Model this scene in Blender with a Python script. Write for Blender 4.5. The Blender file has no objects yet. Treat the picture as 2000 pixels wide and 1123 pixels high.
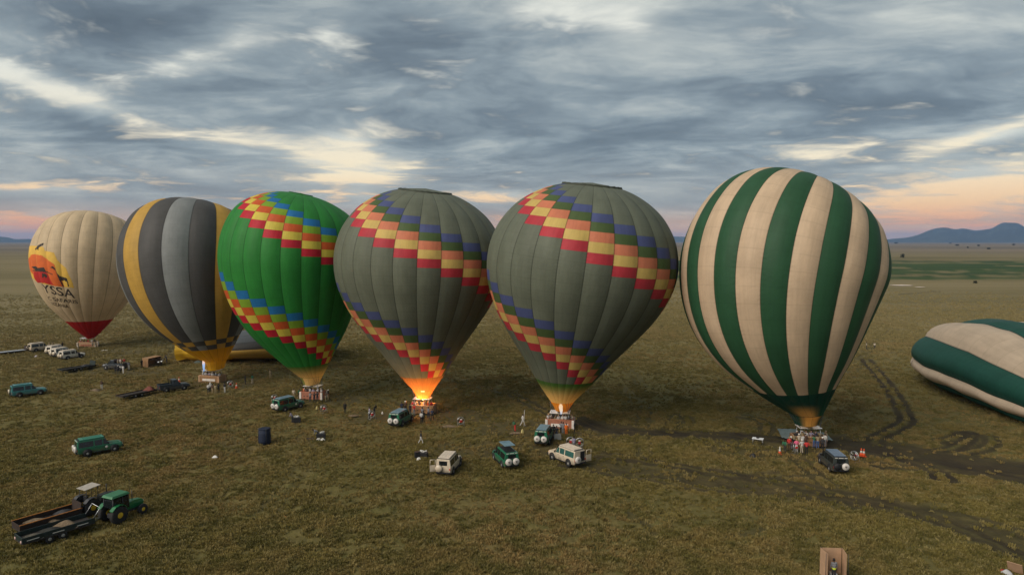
import bpy, bmesh, math, random
import numpy as np
from mathutils import Vector, Matrix
R = math.radians
random.seed(7); rng = np.random.default_rng(11)
scene = bpy.context.scene
COL = scene.collection

# ------------------------------------------------------------------ camera
CAMH = 26.0; FPX = 1333.0; PITCH = math.atan((561.5 - 471.0) / FPX)
cam_d = bpy.data.cameras.new('camera'); cam_d.sensor_width = 36.0; cam_d.lens = 36.0 * FPX / 2000.0
cam_d.clip_start = 0.5; cam_d.clip_end = 200000.0
cam = bpy.data.objects.new('camera', cam_d); COL.objects.link(cam)
cam.location = (0, 0, CAMH); cam.rotation_euler = (math.pi / 2 - PITCH, 0, 0)
scene.camera = cam

def proj(q):
    d = q - Vector((0, 0, CAMH)); yc = d.y * math.cos(PITCH) - d.z * math.sin(PITCH); zc_ = d.y * math.sin(PITCH) + d.z * math.cos(PITCH)
    return 1000 + FPX * d.x / yc, 561.5 - FPX * zc_ / yc
def ray(px, py):
    a = (px - 1000.0) / FPX; b = (561.5 - py) / FPX
    f = Vector((0, math.cos(PITCH), -math.sin(PITCH))); u = Vector((0, math.sin(PITCH), math.cos(PITCH)))
    return Vector((1, 0, 0)) * a + u * b + f
def G(px, py):                      # a place on the plain
    d = ray(px, py); t = -CAMH / d.z
    return Vector((d.x * t, d.y * t, 0.0))
def P(px, py, Y):                   # a place at a known depth
    d = ray(px, py); t = Y / d.y
    return Vector((d.x * t, Y, CAMH + d.z * t))

# ------------------------------------------------------------------ sky, sun, exposure
SUN_AZ = R(-128); SUN_EL = R(36)    # azimuth measured from the view direction (+Y), positive to the right
SKY_K = 0.47
def lin(c):
    return tuple(((v / 255.0) / 12.92 if v / 255.0 < 0.04045 else ((v / 255.0 + 0.055) / 1.055) ** 2.4) for v in c)
class NT:
    def __init__(s, nt): s.nt = nt
    def link(s, a, sock):
        if hasattr(a, 'is_output'): s.nt.links.new(a, sock)
        else: sock.default_value = a
    def m(s, op, a, b=None, c=None, clamp=False):
        n = s.nt.nodes.new('ShaderNodeMath'); n.operation = op; n.use_clamp = clamp
        for i, v in enumerate((a, b, c)):
            if v is not None: s.link(v, n.inputs[i])
        return n.outputs[0]
    def v(s, op, a, b=None):
        n = s.nt.nodes.new('ShaderNodeVectorMath'); n.operation = op
        s.link(a, n.inputs[0])
        if b is not None:
            if op == 'SCALE': s.link(b, n.inputs[3])
            else: s.link(b, n.inputs[1])
        return n.outputs[0]
    def xyz(s, x, y, z=0.0):
        n = s.nt.nodes.new('ShaderNodeCombineXYZ')
        for i, v in enumerate((x, y, z)): s.link(v, n.inputs[i])
        return n.outputs[0]
    def sep(s, a):
        n = s.nt.nodes.new('ShaderNodeSeparateXYZ'); s.link(a, n.inputs[0]); return n.outputs
    def noise(s, vec, scale, detail=4, rough=0.55, dist=0.0, color=False):
        n = s.nt.nodes.new('ShaderNodeTexNoise'); s.link(vec, n.inputs['Vector'])
        n.inputs['Scale'].default_value = scale; n.inputs['Detail'].default_value = detail
        n.inputs['Roughness'].default_value = rough; n.inputs['Distortion'].default_value = dist
        return n.outputs['Color' if color else 'Fac']
    def ss(s, x, a, b, lo=0.0, hi=1.0):
        n = s.nt.nodes.new('ShaderNodeMapRange'); n.interpolation_type = 'SMOOTHSTEP'
        s.link(x, n.inputs[0]); n.inputs[1].default_value = a; n.inputs[2].default_value = b
        n.inputs[3].default_value = lo; n.inputs[4].default_value = hi
        return n.outputs[0]
    def mix(s, f, a, b, mode='MIX'):
        n = s.nt.nodes.new('ShaderNodeMix'); n.data_type = 'RGBA'; n.blend_type = mode
        s.link(f, n.inputs[0])
        for v, k in ((a, 6), (b, 7)):
            if hasattr(v, 'is_output'): s.nt.links.new(v, n.inputs[k])
            else: n.inputs[k].default_value = (*v[:3], 1.0)
        return n.outputs[2]
    def ramp(s, x, stops):
        n = s.nt.nodes.new('ShaderNodeValToRGB'); s.link(x, n.inputs[0]); e = n.color_ramp.elements
        while len(e) > 1: e.remove(e[-1])
        e[0].position = stops[0][0]; e[0].color = (*stops[0][1], 1)
        for p, c in stops[1:]:
            k = e.new(p); k.color = (*c, 1)
        return n.outputs[0]

world = bpy.data.worlds.new('World'); scene.world = world; world.use_nodes = True
wn = world.node_tree; wn.nodes.clear(); W = NT(wn)
tc = wn.nodes.new('ShaderNodeTexCoord').outputs['Generated']
dx, dy, dz = W.sep(tc)
el = W.m('ARCSINE', dz); az = W.m('ARCTAN2', dx, dy)
zc = W.m('ADD', W.m('MAXIMUM', dz, 0.0), 0.11)
p = W.xyz(W.m('DIVIDE', dx, zc), W.m('DIVIDE', dy, zc), 0.0)
warp = W.v('SUBTRACT', W.noise(p, 0.55, 3, 0.5, color=True), (0.5, 0.5, 0.5))
p2 = W.v('ADD', p, W.v('SCALE', warp, 1.1))
nA = W.noise(p2, 0.72, 6, 0.54)
mp = wn.nodes.new('ShaderNodeMapping'); wn.links.new(p2, mp.inputs[0]); mp.inputs['Rotation'].default_value = (0, 0, R(-28)); mp.inputs['Scale'].default_value = (1.0, 1.55, 1)
nB = W.noise(mp.outputs[0], 1.5, 5, 0.58, 0.3)
nC = W.noise(p2, 2.3, 4, 0.58, 0.4)
md_ = wn.nodes.new('ShaderNodeMapping'); wn.links.new(p2, md_.inputs[0]); md_.inputs['Rotation'].default_value = (0, 0, R(20)); md_.inputs['Scale'].default_value = (1.0, 1.2, 1)
nD = W.noise(md_.outputs[0], 4.2, 4, 0.58, 0.6)
ae = W.xyz(az, el, 0.0)
mh = wn.nodes.new('ShaderNodeMapping'); wn.links.new(ae, mh.inputs[0]); mh.inputs['Scale'].default_value = (3.2, 46, 1)
nH = W.noise(mh.outputs[0], 1.0, 4, 0.55, 0.5)
def gauss(px, py, sx, sy, amp, rot=0.0):
    d = ray(px, py).normalized(); a0 = math.atan2(d.x, d.y); e0 = math.asin(d.z)
    n = wn.nodes.new('ShaderNodeMapping'); n.vector_type = 'TEXTURE'; wn.links.new(ae, n.inputs[0])
    n.inputs['Location'].default_value = (a0, e0, 0); n.inputs['Rotation'].default_value = (0, 0, R(rot)); n.inputs['Scale'].default_value = (sx * 2.3 / FPX, sy * 2.3 / FPX, 1)
    g = wn.nodes.new('ShaderNodeTexGradient'); g.gradient_type = 'QUADRATIC_SPHERE'; wn.links.new(n.outputs[0], g.inputs[0])
    return W.m('MULTIPLY', g.outputs['Fac'], amp * 1.25)
def gsum(L):
    t = None
    for a in L:
        g = gauss(*a); t = g if t is None else W.m('ADD', t, g)
    return t
GAPS = [(560, 285, 185, 30, .72, -8), (700, 345, 85, 34, .95, 0), (690, 270, 60, 26, .75, 0), (470, 70, 85, 34, .6, 25),
        (330, 130, 110, 26, .56, 20), (130, 185, 190, 18, .62, -16), (20, 150, 90, 20, .5, -10), (1100, 8, 170, 34, .85, 4),
        (1230, 40, 60, 40, .5, 0), (30, 85, 90, 30, .42, 0),
        (1930, 262, 110, 14, .85, 14), (1960, 352, 150, 34, 1.0, 5), (1850, 388, 160, 14, .7, 3), (1590, 305, 60, 14, .62, -5),
        (640, 70, 60, 50, .45, 30), (960, 385, 90, 12, .75, 0), (1280, 100, 120, 40, .3, 10), (420, 340, 150, 16, .45, -4),
        (1830, 420, 140, 14, .62, 2), (1880, 445, 120, 10, .7, 0), (60, 368, 110, 9, .72, 2), (40, 425, 120, 8, .62, 0), (40, 446, 130, 12, .6, 0), (1420, 440, 130, 14, .5, 0), (1650, 290, 190, 30, .34, 6)]
DARKS = [(220, 40, 280, 75, .95, 6), (720, 130, 170, 60, .5, 10), (1050, 180, 300, 70, .28, 0), (1400, 230, 300, 60, .30, 4), (1750, 190, 300, 60, .30, 10),
         (200, 250, 220, 34, .28, -8), (860, 300, 180, 50, .25, 0), (1250, 330, 260, 40, .18, 0)]
gap_raw = gsum(GAPS); dark = gsum(DARKS)
body = W.m('ADD', W.m('ADD', W.m('MULTIPLY', nA, 0.60), W.m('MULTIPLY', nB, 0.40)), W.m('ADD', W.m('MULTIPLY', W.m('SUBTRACT', nD, 0.5), 0.18), W.m('MULTIPLY', W.m('SUBTRACT', nC, 0.5), 0.16)))
tone = W.m('SUBTRACT', W.m('SUBTRACT', 1.0, body), W.m('MULTIPLY', dark, 0.22))
tone = W.m('ADD', tone, W.m('MULTIPLY', gap_raw, 0.13))
cloud = W.ramp(tone, [(0.26, lin((86, 97, 105))), (0.39, lin((107, 119, 127))), (0.48, lin((135, 147, 152))), (0.56, lin((166, 174, 173))), (0.66, lin((208, 211, 202)))])
gnoise = W.m('ADD', W.m('ADD', W.m('MULTIPLY', W.m('SUBTRACT', nC, 0.5), 1.7), W.m('MULTIPLY', W.m('SUBTRACT', nD, 0.5), 1.1)), W.m('MULTIPLY', W.m('SUBTRACT', nB, 0.5), 1.1))
gnoise = W.m('ADD', gnoise, W.m('MULTIPLY', W.m('SUBTRACT', nH, 0.5), W.ss(el, 0.16, 0.03, 0.0, 1.6)))
gap = W.ss(W.m('ADD', W.m('MULTIPLY', gap_raw, W.m('ADD', 0.55, W.m('MULTIPLY', nB, 0.9))), W.m('MULTIPLY', gnoise, 1.2)), 0.22, 1.12)
low = W.ss(el, 0.14, 0.015)
gapcol = W.ramp(el, [(0.0, lin((255, 162, 96))), (0.022, lin((252, 172, 112))), (0.05, lin((250, 205, 152))), (0.095, lin((250, 232, 196))), (0.2, lin((224, 224, 212))), (1.0, lin((208, 214, 212)))])
lowcol = W.mix(nH, lin((162, 154, 146)), lin((138, 147, 150)))
lowpink = W.mix(W.ss(el, 0.058, 0.0), lowcol, lin((255, 178, 98)))
skyc = W.mix(W.m('MULTIPLY', low, 0.75), cloud, lowpink)
skyc = W.mix(gap, skyc, gapcol)
below = W.ss(dz, -0.02, -0.001)
skyc = W.mix(below, lin((70, 66, 48)), skyc)
nishita = wn.nodes.new('ShaderNodeTexSky'); nishita.sky_type = 'NISHITA'; nishita.sun_disc = False
nishita.sun_elevation = SUN_EL; nishita.sun_rotation = SUN_AZ
bg1 = wn.nodes.new('ShaderNodeBackground'); wn.links.new(skyc, bg1.inputs[0]); bg1.inputs[1].default_value = SKY_K
bg2 = wn.nodes.new('ShaderNodeBackground'); wn.links.new(nishita.outputs[0], bg2.inputs[0]); bg2.inputs[1].default_value = 0.004
ad = wn.nodes.new('ShaderNodeAddShader'); wn.links.new(bg1.outputs[0], ad.inputs[0]); wn.links.new(bg2.outputs[0], ad.inputs[1])
wo = wn.nodes.new('ShaderNodeOutputWorld'); wn.links.new(ad.outputs[0], wo.inputs[0])

sd = bpy.data.lights.new('sun', 'SUN'); sd.energy = 1.5; sd.angle = R(50); sd.color = (1.0, 0.9, 0.78)
sun = bpy.data.objects.new('sun', sd); COL.objects.link(sun)
sv = Vector((math.sin(SUN_AZ) * math.cos(SUN_EL), math.cos(SUN_AZ) * math.cos(SUN_EL), math.sin(SUN_EL)))
sun.rotation_euler = sv.to_track_quat('Z', 'Y').to_euler(); sun.location = sv * 300
vs = scene.view_settings
vs.view_transform = 'Standard'; vs.look = 'None'; vs.exposure = 1.15; vs.gamma = 1.0; vs.use_curve_mapping = False
scene.render.engine = 'CYCLES'
world.cycles.sampling_method = 'MANUAL'; world.cycles.sample_map_resolution = 512
scene.cycles.max_bounces = 4; scene.cycles.diffuse_bounces = 2; scene.cycles.transparent_max_bounces = 8; scene.cycles.volume_bounces = 0
scene.cycles.sample_clamp_indirect = 4.0

# ------------------------------------------------------------------ helpers
def tag(o, label=None, cat=None, group=None, kind=None):
    if label: o['label'] = label
    if cat: o['category'] = cat
    if group: o['group'] = group
    if kind: o['kind'] = kind
    return o
def empty(name, loc=(0, 0, 0), rz=0.0):
    o = bpy.data.objects.new(name, None); o.empty_display_size = 0.3; COL.objects.link(o)
    o.location = loc; o.rotation_euler = (0, 0, rz); return o
class MB:
    def __init__(s): s.v = []; s.f = []; s.sm = []
    def add(s, vs, fs, smooth=False):
        b = len(s.v); s.v += [tuple(x) for x in vs]; s.f += [tuple(b + i for i in f) for f in fs]; s.sm += [smooth] * len(fs); return s
    def box(s, c, d, rz=0.0, ry=0.0, rx=0.0, taper=1.0):
        hx, hy, hz = d[0] / 2, d[1] / 2, d[2] / 2
        M = Matrix.Rotation(rz, 3, 'Z') @ Matrix.Rotation(ry, 3, 'Y') @ Matrix.Rotation(rx, 3, 'X')
        vs = []
        for z in (-1, 1):
            t = taper if z > 0 else 1.0
            for x, y in ((-1, -1), (1, -1), (1, 1), (-1, 1)):
                vs.append(M @ Vector((x * hx * t, y * hy * t, z * hz)) + Vector(c))
        return s.add(vs, [(3, 2, 1, 0), (4, 5, 6, 7), (0, 1, 5, 4), (1, 2, 6, 5), (2, 3, 7, 6), (3, 0, 4, 7)])
    def tube(s, pts, r, n=6, close=False, caps=True):
        pts = [Vector(q) for q in pts]; m = len(pts); rs = r if isinstance(r, (list, tuple)) else [r] * m
        vs = []; up0 = Vector((0, 0, 1))
        for i, q in enumerate(pts):
            t = (pts[(i + 1) % m] - pts[i - 1]) if close else (pts[min(i + 1, m - 1)] - pts[max(i - 1, 0)])
            t.normalize(); a = t.cross(up0)
            if a.length < 1e-3: a = t.cross(Vector((1, 0, 0)))
            a.normalize(); b = a.cross(t)
            for k in range(n):
                w = 2 * math.pi * k / n; vs.append(q + (a * math.cos(w) + b * math.sin(w)) * rs[i])
        fs = []
        for i in range(m if close else m - 1):
            for k in range(n):
                j = (i + 1) % m; fs.append((i * n + k, i * n + (k + 1) % n, j * n + (k + 1) % n, j * n + k))
        if caps and not close: fs += [tuple(range(n))[::-1], tuple((m - 1) * n + k for k in range(n))]
        return s.add(vs, fs, n > 4)
    def lathe(s, prof, n=16, axis='Z', c=(0, 0, 0)):
        vs = []
        for r, h in prof:
            for k in range(n):
                w = 2 * math.pi * k / n; a, b = r * math.cos(w), r * math.sin(w)
                q = {'Z': (a, b, h), 'Y': (b, h, a), 'X': (h, a, b)}[axis]; vs.append((q[0] + c[0], q[1] + c[1], q[2] + c[2]))
        fs = []
        for i in range(len(prof) - 1):
            for k in range(n): fs.append((i * n + k, i * n + (k + 1) % n, (i + 1) * n + (k + 1) % n, (i + 1) * n + k))
        m = len(prof); fs += [tuple(range(n))[::-1], tuple((m - 1) * n + k for k in range(n))]
        return s.add(vs, fs, True)
    def prism(s, poly, z0, z1):                   # poly in xy, extruded in z
        n = len(poly); vs = [(x, y, z0) for x, y in poly] + [(x, y, z1) for x, y in poly]
        return s.add(vs, [tuple(range(n))[::-1], tuple(range(n, 2 * n))] + [(i, (i + 1) % n, n + (i + 1) % n, n + i) for i in range(n)])
    def mesh(s, name, bevel=0.0):
        me = bpy.data.meshes.new(name); me.from_pydata(s.v, [], s.f); me.update()
        me.polygons.foreach_set('use_smooth', s.sm)
        if bevel > 0:
            bm = bmesh.new(); bm.from_mesh(me)
            bmesh.ops.bevel(bm, geom=[e for e in bm.edges if len(e.link_faces) == 2 and e.calc_face_angle(0) > 0.4], offset=bevel, segments=2, affect='EDGES', profile=0.6)
            bm.to_mesh(me); bm.free()
        me.materials.append(None)
        return me
    def build(s, name, mat, parent=None, bevel=0.0):
        return ob(name, s.mesh(name, bevel), mat, parent)
def ob(name, me, mat, parent=None):
    o = bpy.data.objects.new(name, me); COL.objects.link(o)
    mats = mat if isinstance(mat, (list, tuple)) else [mat]
    while len(me.materials) < len(mats): me.materials.append(None)
    for i, m_ in enumerate(mats):
        o.material_slots[i].link = 'OBJECT'; o.material_slots[i].material = m_
    if parent: o.parent = parent
    return o
MC = {}
def cached(key, fn):
    if key not in MC: MC[key] = fn()
    return MC[key]

MATS = {}
def mat(name, rgb, rough=0.6, metal=0.0, var=0.12, vscale=3.0, bump=0.0, spec=0.4, dirt=None, coat=0.0):
    if name in MATS: return MATS[name]
    m_ = bpy.data.materials.new(name); m_.use_nodes = True; nt = m_.node_tree; T = NT(nt)
    b = nt.nodes['Principled BSDF']; b.inputs['Roughness'].default_value = rough; b.inputs['Metallic'].default_value = metal
    b.inputs['Specular IOR Level'].default_value = spec; b.inputs['Coat Weight'].default_value = coat
    oc = nt.nodes.new('ShaderNodeTexCoord').outputs['Object']
    n1 = T.noise(oc, vscale, 5, 0.6)
    f = T.ss(n1, 0.3, 0.7, 1.0 - var, 1.0 + var * 0.4)
    c = T.mix(1.0, rgb, T.xyz(f, f, f), 'MULTIPLY')
    if dirt:
        z = T.sep(oc)[2]; k = T.m('MULTIPLY', T.ss(z, dirt[1], dirt[0]), T.ss(T.noise(oc, 2.5, 5, 0.65), 0.3, 0.6))
        c = T.mix(T.m('MULTIPLY', k, 0.75), c, (0.10, 0.075, 0.045))
    nt.links.new(c, b.inputs['Base Color'])
    if bump:
        bn = nt.nodes.new('ShaderNodeBump'); bn.inputs['Strength'].default_value = bump; bn.inputs['Distance'].default_value = 0.02
        nt.links.new(T.noise(oc, vscale * 6, 4, 0.6), bn.inputs['Height']); nt.links.new(bn.outputs[0], b.inputs['Normal'])
    MATS[name] = m_; return m_
def fabric(name, rgb, blend=None, transl=0.3, tape=0.5, wr=0.17):
    """balloon cloth: seam tape from the gore's own uv, soiling, wrinkles, some light let through"""
    if name in MATS: return MATS[name]
    m_ = bpy.data.materials.new(name); m_.use_nodes = True; nt = m_.node_tree; T = NT(nt)
    b = nt.nodes['Principled BSDF']; b.inputs['Roughness'].default_value = 0.55; b.inputs['Specular IOR Level'].default_value = 0.25
    uv = nt.nodes.new('ShaderNodeTexCoord').outputs['UV']; geo = nt.nodes.new('ShaderNodeNewGeometry').outputs['Position']
    u, v, _ = T.sep(uv)
    c = rgb
    if blend:
        at = nt.nodes.new('ShaderNodeAttribute'); at.attribute_name = 'blend'
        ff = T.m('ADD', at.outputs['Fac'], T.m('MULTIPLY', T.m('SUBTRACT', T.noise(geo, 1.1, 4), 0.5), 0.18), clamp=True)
        c = T.mix(ff, rgb, blend)
    n1 = T.ss(T.noise(geo, 0.33, 6, 0.62), 0.25, 0.75, 0.86, 1.06)
    # rain streaks and dust run down the cloth
    st = T.ss(T.noise(T.xyz(T.m('MULTIPLY', u, 9.0), T.m('MULTIPLY', v, 0.35), 0.0), 1.0, 4, 0.6), 0.35, 0.8, 1.02, 0.90)
    f = T.m('MULTIPLY', n1, st)
    edge = T.m('SUBTRACT', 0.5, T.m('ABSOLUTE', T.m('SUBTRACT', u, 0.5)))
    f = T.m('MULTIPLY', f, T.ss(edge, 0.008, 0.032, 1.0 - tape, 1.0))
    fr = T.m('FRACT', v); vedge = T.m('SUBTRACT', 0.5, T.m('ABSOLUTE', T.m('SUBTRACT', fr, 0.5)))
    f = T.m('MULTIPLY', f, T.ss(vedge, 0.01, 0.05, 0.92, 1.0))
    c = T.mix(1.0, c, T.xyz(f, f, f), 'MULTIPLY')
    nt.links.new(c, b.inputs['Base Color'])
    bn = nt.nodes.new('ShaderNodeBump'); bn.inputs['Strength'].default_value = wr; bn.inputs['Distance'].default_value = 0.25
    wv = T.noise(T.xyz(T.m('MULTIPLY', u, 1.6), T.m('MULTIPLY', v, 0.9), 0.0), 2.0, 4, 0.55, 0.8)
    pk = T.m('MULTIPLY', T.m('SINE', T.m('ADD', T.m('MULTIPLY', v, 22.0), T.m('MULTIPLY', T.noise(geo, 1.3, 2), 7.0))), T.ss(edge, .26, .0, 0, .16))
    h = T.m('ADD', T.m('ADD', wv, pk), T.m('MULTIPLY', T.noise(geo, 0.9, 4), 0.6))
    nt.links.new(h, bn.inputs['Height']); nt.links.new(bn.outputs[0], b.inputs['Normal'])
    tr = nt.nodes.new('ShaderNodeBsdfTranslucent'); nt.links.new(c, tr.inputs[0])
    mx = nt.nodes.new('ShaderNodeMixShader'); mx.inputs[0].default_value = transl
    nt.links.new(b.outputs[0], mx.inputs[1]); nt.links.new(tr.outputs[0], mx.inputs[2])
    nt.links.new(mx.outputs[0], nt.nodes['Material Output'].inputs[0])
    MATS[name] = m_; return m_
def glow(name, stops, strength, zr):
    if name in MATS: return MATS[name]
    m_ = bpy.data.materials.new(name); m_.use_nodes = True; nt = m_.node_tree; T = NT(nt)
    oc = nt.nodes.new('ShaderNodeTexCoord').outputs['Object']; z = T.sep(oc)[2]
    f = T.m('ADD', T.m('DIVIDE', z, zr), T.m('MULTIPLY', T.m('SUBTRACT', T.noise(oc, 3.0, 3), 0.5), 0.25))
    e = nt.nodes.new('ShaderNodeEmission'); nt.links.new(T.ramp(f, stops), e.inputs[0]); e.inputs[1].default_value = strength
    nt.links.new(e.outputs[0], nt.nodes['Material Output'].inputs[0]); MATS[name] = m_; return m_

# numpy value noise
def _hash(ix, iy, seed):
    h = (ix.astype(np.int64) * 374761393 + iy.astype(np.int64) * 668265263 + seed * 974711) & 0x7fffffff
    h = ((h ^ (h >> 13)) * 1274126177) & 0x7fffffff
    return ((h ^ (h >> 16)) & 0xffff) / 65535.0
def vnoise(x, y, seed=0):
    ix = np.floor(x); iy = np.floor(y); fx = x - ix; fy = y - iy
    fx = fx * fx * (3 - 2 * fx); fy = fy * fy * (3 - 2 * fy)
    a = _hash(ix, iy, seed); b = _hash(ix + 1, iy, seed); c = _hash(ix, iy + 1, seed); d = _hash(ix + 1, iy + 1, seed)
    return (a * (1 - fx) + b * fx) * (1 - fy) + (c * (1 - fx) + d * fx) * fy
def fbm(x, y, seed=0, oct=4):
    t = 0.0; a = 0.5; n = 0.0
    for o in range(oct):
        t = t + a * vnoise(x * 2 ** o + 17.3 * o, y * 2 ** o - 9.1 * o, seed + o); n += a; a *= 0.5
    return t / n

# ------------------------------------------------------------------ the plain
TRACKS = []   # (list of ground points, half width, strength, ruts?)
def track(pxs, hw=0.22, st=1.0, pair=1.5, smooth=True):
    g = [G(*q) for q in pxs]
    pts = []
    for i in range(len(g) - 1):
        p0 = g[max(i - 1, 0)]; p1 = g[i]; p2_ = g[i + 1]; p3 = g[min(i + 2, len(g) - 1)]
        for k in range(10):
            t = k / 10.0
            pts.append(0.5 * ((2 * p1) + (p2_ - p0) * t + (2 * p0 - 5 * p1 + 4 * p2_ - p3) * t * t + (3 * p1 - p0 - 3 * p2_ + p3) * t ** 3))
    pts.append(g[-1])
    if pair <= 0: TRACKS.append((pts, hw, st)); return
    for s_ in (-1, 1):
        off = []
        for i, q in enumerate(pts):
            t = pts[min(i + 1, len(pts) - 1)] - pts[max(i - 1, 0)]; t.normalize()
            off.append(q + Vector((-t.y, t.x, 0)) * s_ * pair / 2)
        TRACKS.append((off, hw, st))
# broad churned strips
track([(1140, 822), (1190, 838), (1300, 845), (1420, 850), (1540, 858), (1640, 868), (1720, 882), (1820, 893), (1920, 900), (2080, 912)], 1.5, .8, 0)
track([(1640, 862), (1720, 876), (1830, 893), (1960, 910), (2100, 925)], 2.2, .95, 0)
track([(1740, 876), (1850, 900), (2000, 926), (2100, 936)], 2.6, .8, 0)
track([(1150, 905), (1260, 920), (1400, 938), (1560, 955), (1720, 985), (1860, 1020), (2000, 1070), (2100, 1110)], 1.6, .6, 0)
track([(1480, 950), (1640, 968), (1800, 1002), (1920, 1040), (2060, 1100)], 2.0, .6, 0)
# wheel ruts
track([(1120, 880), (1200, 890), (1300, 905), (1420, 925), (1550, 945), (1700, 975), (1850, 1020), (2000, 1085)], 0.38, .9)
track([(1100, 905), (1220, 925), (1380, 950), (1560, 962), (1760, 990), (1900, 1015), (2060, 1060)], 0.38, .8)
track([(1130, 815), (1180, 836), (1280, 843), (1420, 848), (1560, 860), (1720, 880), (1860, 905), (2040, 935)], 0.42, 1)
track([(1690, 700), (1740, 760), (1765, 805), (1770, 822), (1740, 840), (1712, 855), (1712, 868), (1740, 885), (1800, 905), (1836, 925), (1845, 938)], 0.36, 1, 1.7)
track([(1870, 850), (1893, 842), (1892, 857), (1860, 874), (1800, 884)], 0.30, 1, 1.4)
track([(1830, 862), (1880, 852), (1925, 848), (1938, 862), (1918, 876), (1885, 880)], 0.30, .9, 1.5)
track([(1883, 890), (1884, 908), (1910, 920), (1942, 914), (1936, 898), (1900, 890)], 0.30, .9, 1.4)
track([(1700, 905), (1820, 915), (1940, 918), (2060, 925)], 0.38, .9)
track([(1440, 812), (1480, 818), (1498, 832), (1488, 848), (1440, 852)], 0.33, .6, 1.6)
track([(1300, 815), (1322, 808), (1335, 822), (1318, 836), (1300, 828), (1308, 815)], 0.30, .55, 0)
track([(1330, 812), (1350, 815), (1352, 830), (1330, 834), (1322, 822), (1335, 812)], 0.30, .5, 0)
track([(1262, 790), (1255, 830), (1255, 860), (1262, 890)], 0.30, .5)
track([(1000, 770), (1060, 800), (1120, 830)], 0.33, .7)
track([(940, 765), (1010, 775), (1060, 800)], 0.30, .5)
track([(1230, 1000), (1265, 1025), (1280, 1045)], 0.30, .5, 0)
track([(1420, 1050), (1500, 1030), (1560, 1018)], 0.30, .5, 0)
track([(1440, 940), (1520, 925), (1600, 925)], 0.33, .7)
track([(1170, 890), (1240, 905), (1300, 912)], .3, .6)
track([(1560, 895), (1590, 925), (1620, 950), (1680, 985)], .3, .7)
track([(640, 780), (700, 770), (760, 785), (800, 820)], 0.30, .45)
track([(340, 790), (420, 845), (480, 880)], 0.33, .45)
track([(100, 760), (150, 775), (180, 790)], 0.27, .35)
track([(430, 790), (470, 850), (455, 890)], 0.30, .35)
track([(560, 820), (600, 880), (560, 950), (520, 1000)], 0.30, .3)
track([(1010, 560), (1200, 700), (1230, 760), (1250, 800)], 0.33, .35)
track([(1330, 760), (1420, 740), (1520, 735)], 0.38, .35)
track([(1750, 640), (1690, 690), (1660, 740)], 0.38, .4)
track([(880, 740), (960, 760), (1060, 770)], 0.33, .5)
track([(1755, 575), (1850, 570), (2100, 576)], .6, .5, 2.4)

for q_ in ((1094, 838, 7), (1580, 872, 9), (826, 812, 7), (612, 782, 5), (415, 752, 5), (1660, 880, 7), (990, 880, 6), (180, 690, 8), (230, 725, 6)):
    g_ = G(q_[0], q_[1]); TRACKS.append(([g_ + Vector((-q_[2], 0, 0)), g_ + Vector((0, 1, 0)), g_ + Vector((q_[2], 0, 0))], q_[2] * .45, .5))
ang_d = np.linspace(-44, 44, 640); ang_s = np.linspace(44, 316, 50)[1:-1]
ANG = np.radians(np.concatenate([ang_d, ang_s])); NAu = len(ANG)
RAD = np.concatenate([np.linspace(2, 42, 9), 42 * np.exp(np.arange(1, 520) * 0.0044), 42 * np.exp(519 * 0.0044) * np.exp(np.linspace(0, 1, 111)[1:] * math.log(36000 / (42 * math.exp(519 * 0.0044))))])
NR = len(RAD)
RR, AA = np.meshgrid(RAD, ANG, indexing='ij')
GX = (RR * np.sin(AA)).ravel(); GY = (RR * np.cos(AA)).ravel()
def track_mask(X, Y):
    M = np.zeros(len(X)); cell = 8.0
    wob = (vnoise(X * 0.8, Y * 0.8, 50) - .5) * 0.3
    key = (np.floor(X / cell).astype(np.int64) + 5000) * 20000 + np.floor(Y / cell).astype(np.int64) + 5000
    sel = (np.abs(X) < 220) & (Y > 30) & (Y < 420); idx = np.nonzero(sel)[0]
    Xs, Ys, ws = X[idx], Y[idx], wob[idx]
    order = np.argsort(key[idx]); ks = key[idx][order]
    for pts, hw, st in TRACKS:
        hw = hw * 1.15
        for a, b in zip(pts[:-1], pts[1:]):
            ext = hw * 2.2 + 0.5
            x0, x1 = min(a.x, b.x) - ext, max(a.x, b.x) + ext; y0, y1 = min(a.y, b.y) - ext, max(a.y, b.y) + ext
            ids = []
            for cx in range(int(math.floor(x0 / cell)), int(math.floor(x1 / cell)) + 1):
                lo = np.searchsorted(ks, (cx + 5000) * 20000 + int(math.floor(y0 / cell)) + 5000, 'left')
                hi = np.searchsorted(ks, (cx + 5000) * 20000 + int(math.floor(y1 / cell)) + 5000, 'right')
                if hi > lo: ids.append(order[lo:hi])
            if not ids: continue
            ids = np.concatenate(ids); qx, qy = Xs[ids] - a.x, Ys[ids] - a.y; ex, ey = b.x - a.x, b.y - a.y
            t = np.clip((qx * ex + qy * ey) / max(ex * ex + ey * ey, 1e-6), 0, 1)
            d = np.hypot(qx - t * ex, qy - t * ey) + ws[ids] * (hw * 1.6)
            k = np.clip((hw * 1.7 - d) / (hw * .8), 0, 1) * st
            M[idx[ids]] = np.maximum(M[idx[ids]], k)
    return M
TM = track_mask(GX, GY)
TM *= np.where(TM > 0, 0.7 + 0.5 * fbm(GX * 0.35, GY * 0.35, 77, 3), 1)
def mounds(X, Y):
    d = np.hypot(X, Y)
    a = (fbm(X * 0.55, Y * 0.75, 3, 3) - .5) * 0.55 + (fbm(X * 1.6, Y * 1.9, 9, 2) - .5) * 0.22
    blend = np.clip((420 - d) / 200, 0, 1)
    return a * blend * 0.8
GZ = mounds(GX, GY) - 0.12 * np.clip(TM, 0, 1) - 0.05
RRf = RR.ravel()
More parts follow.
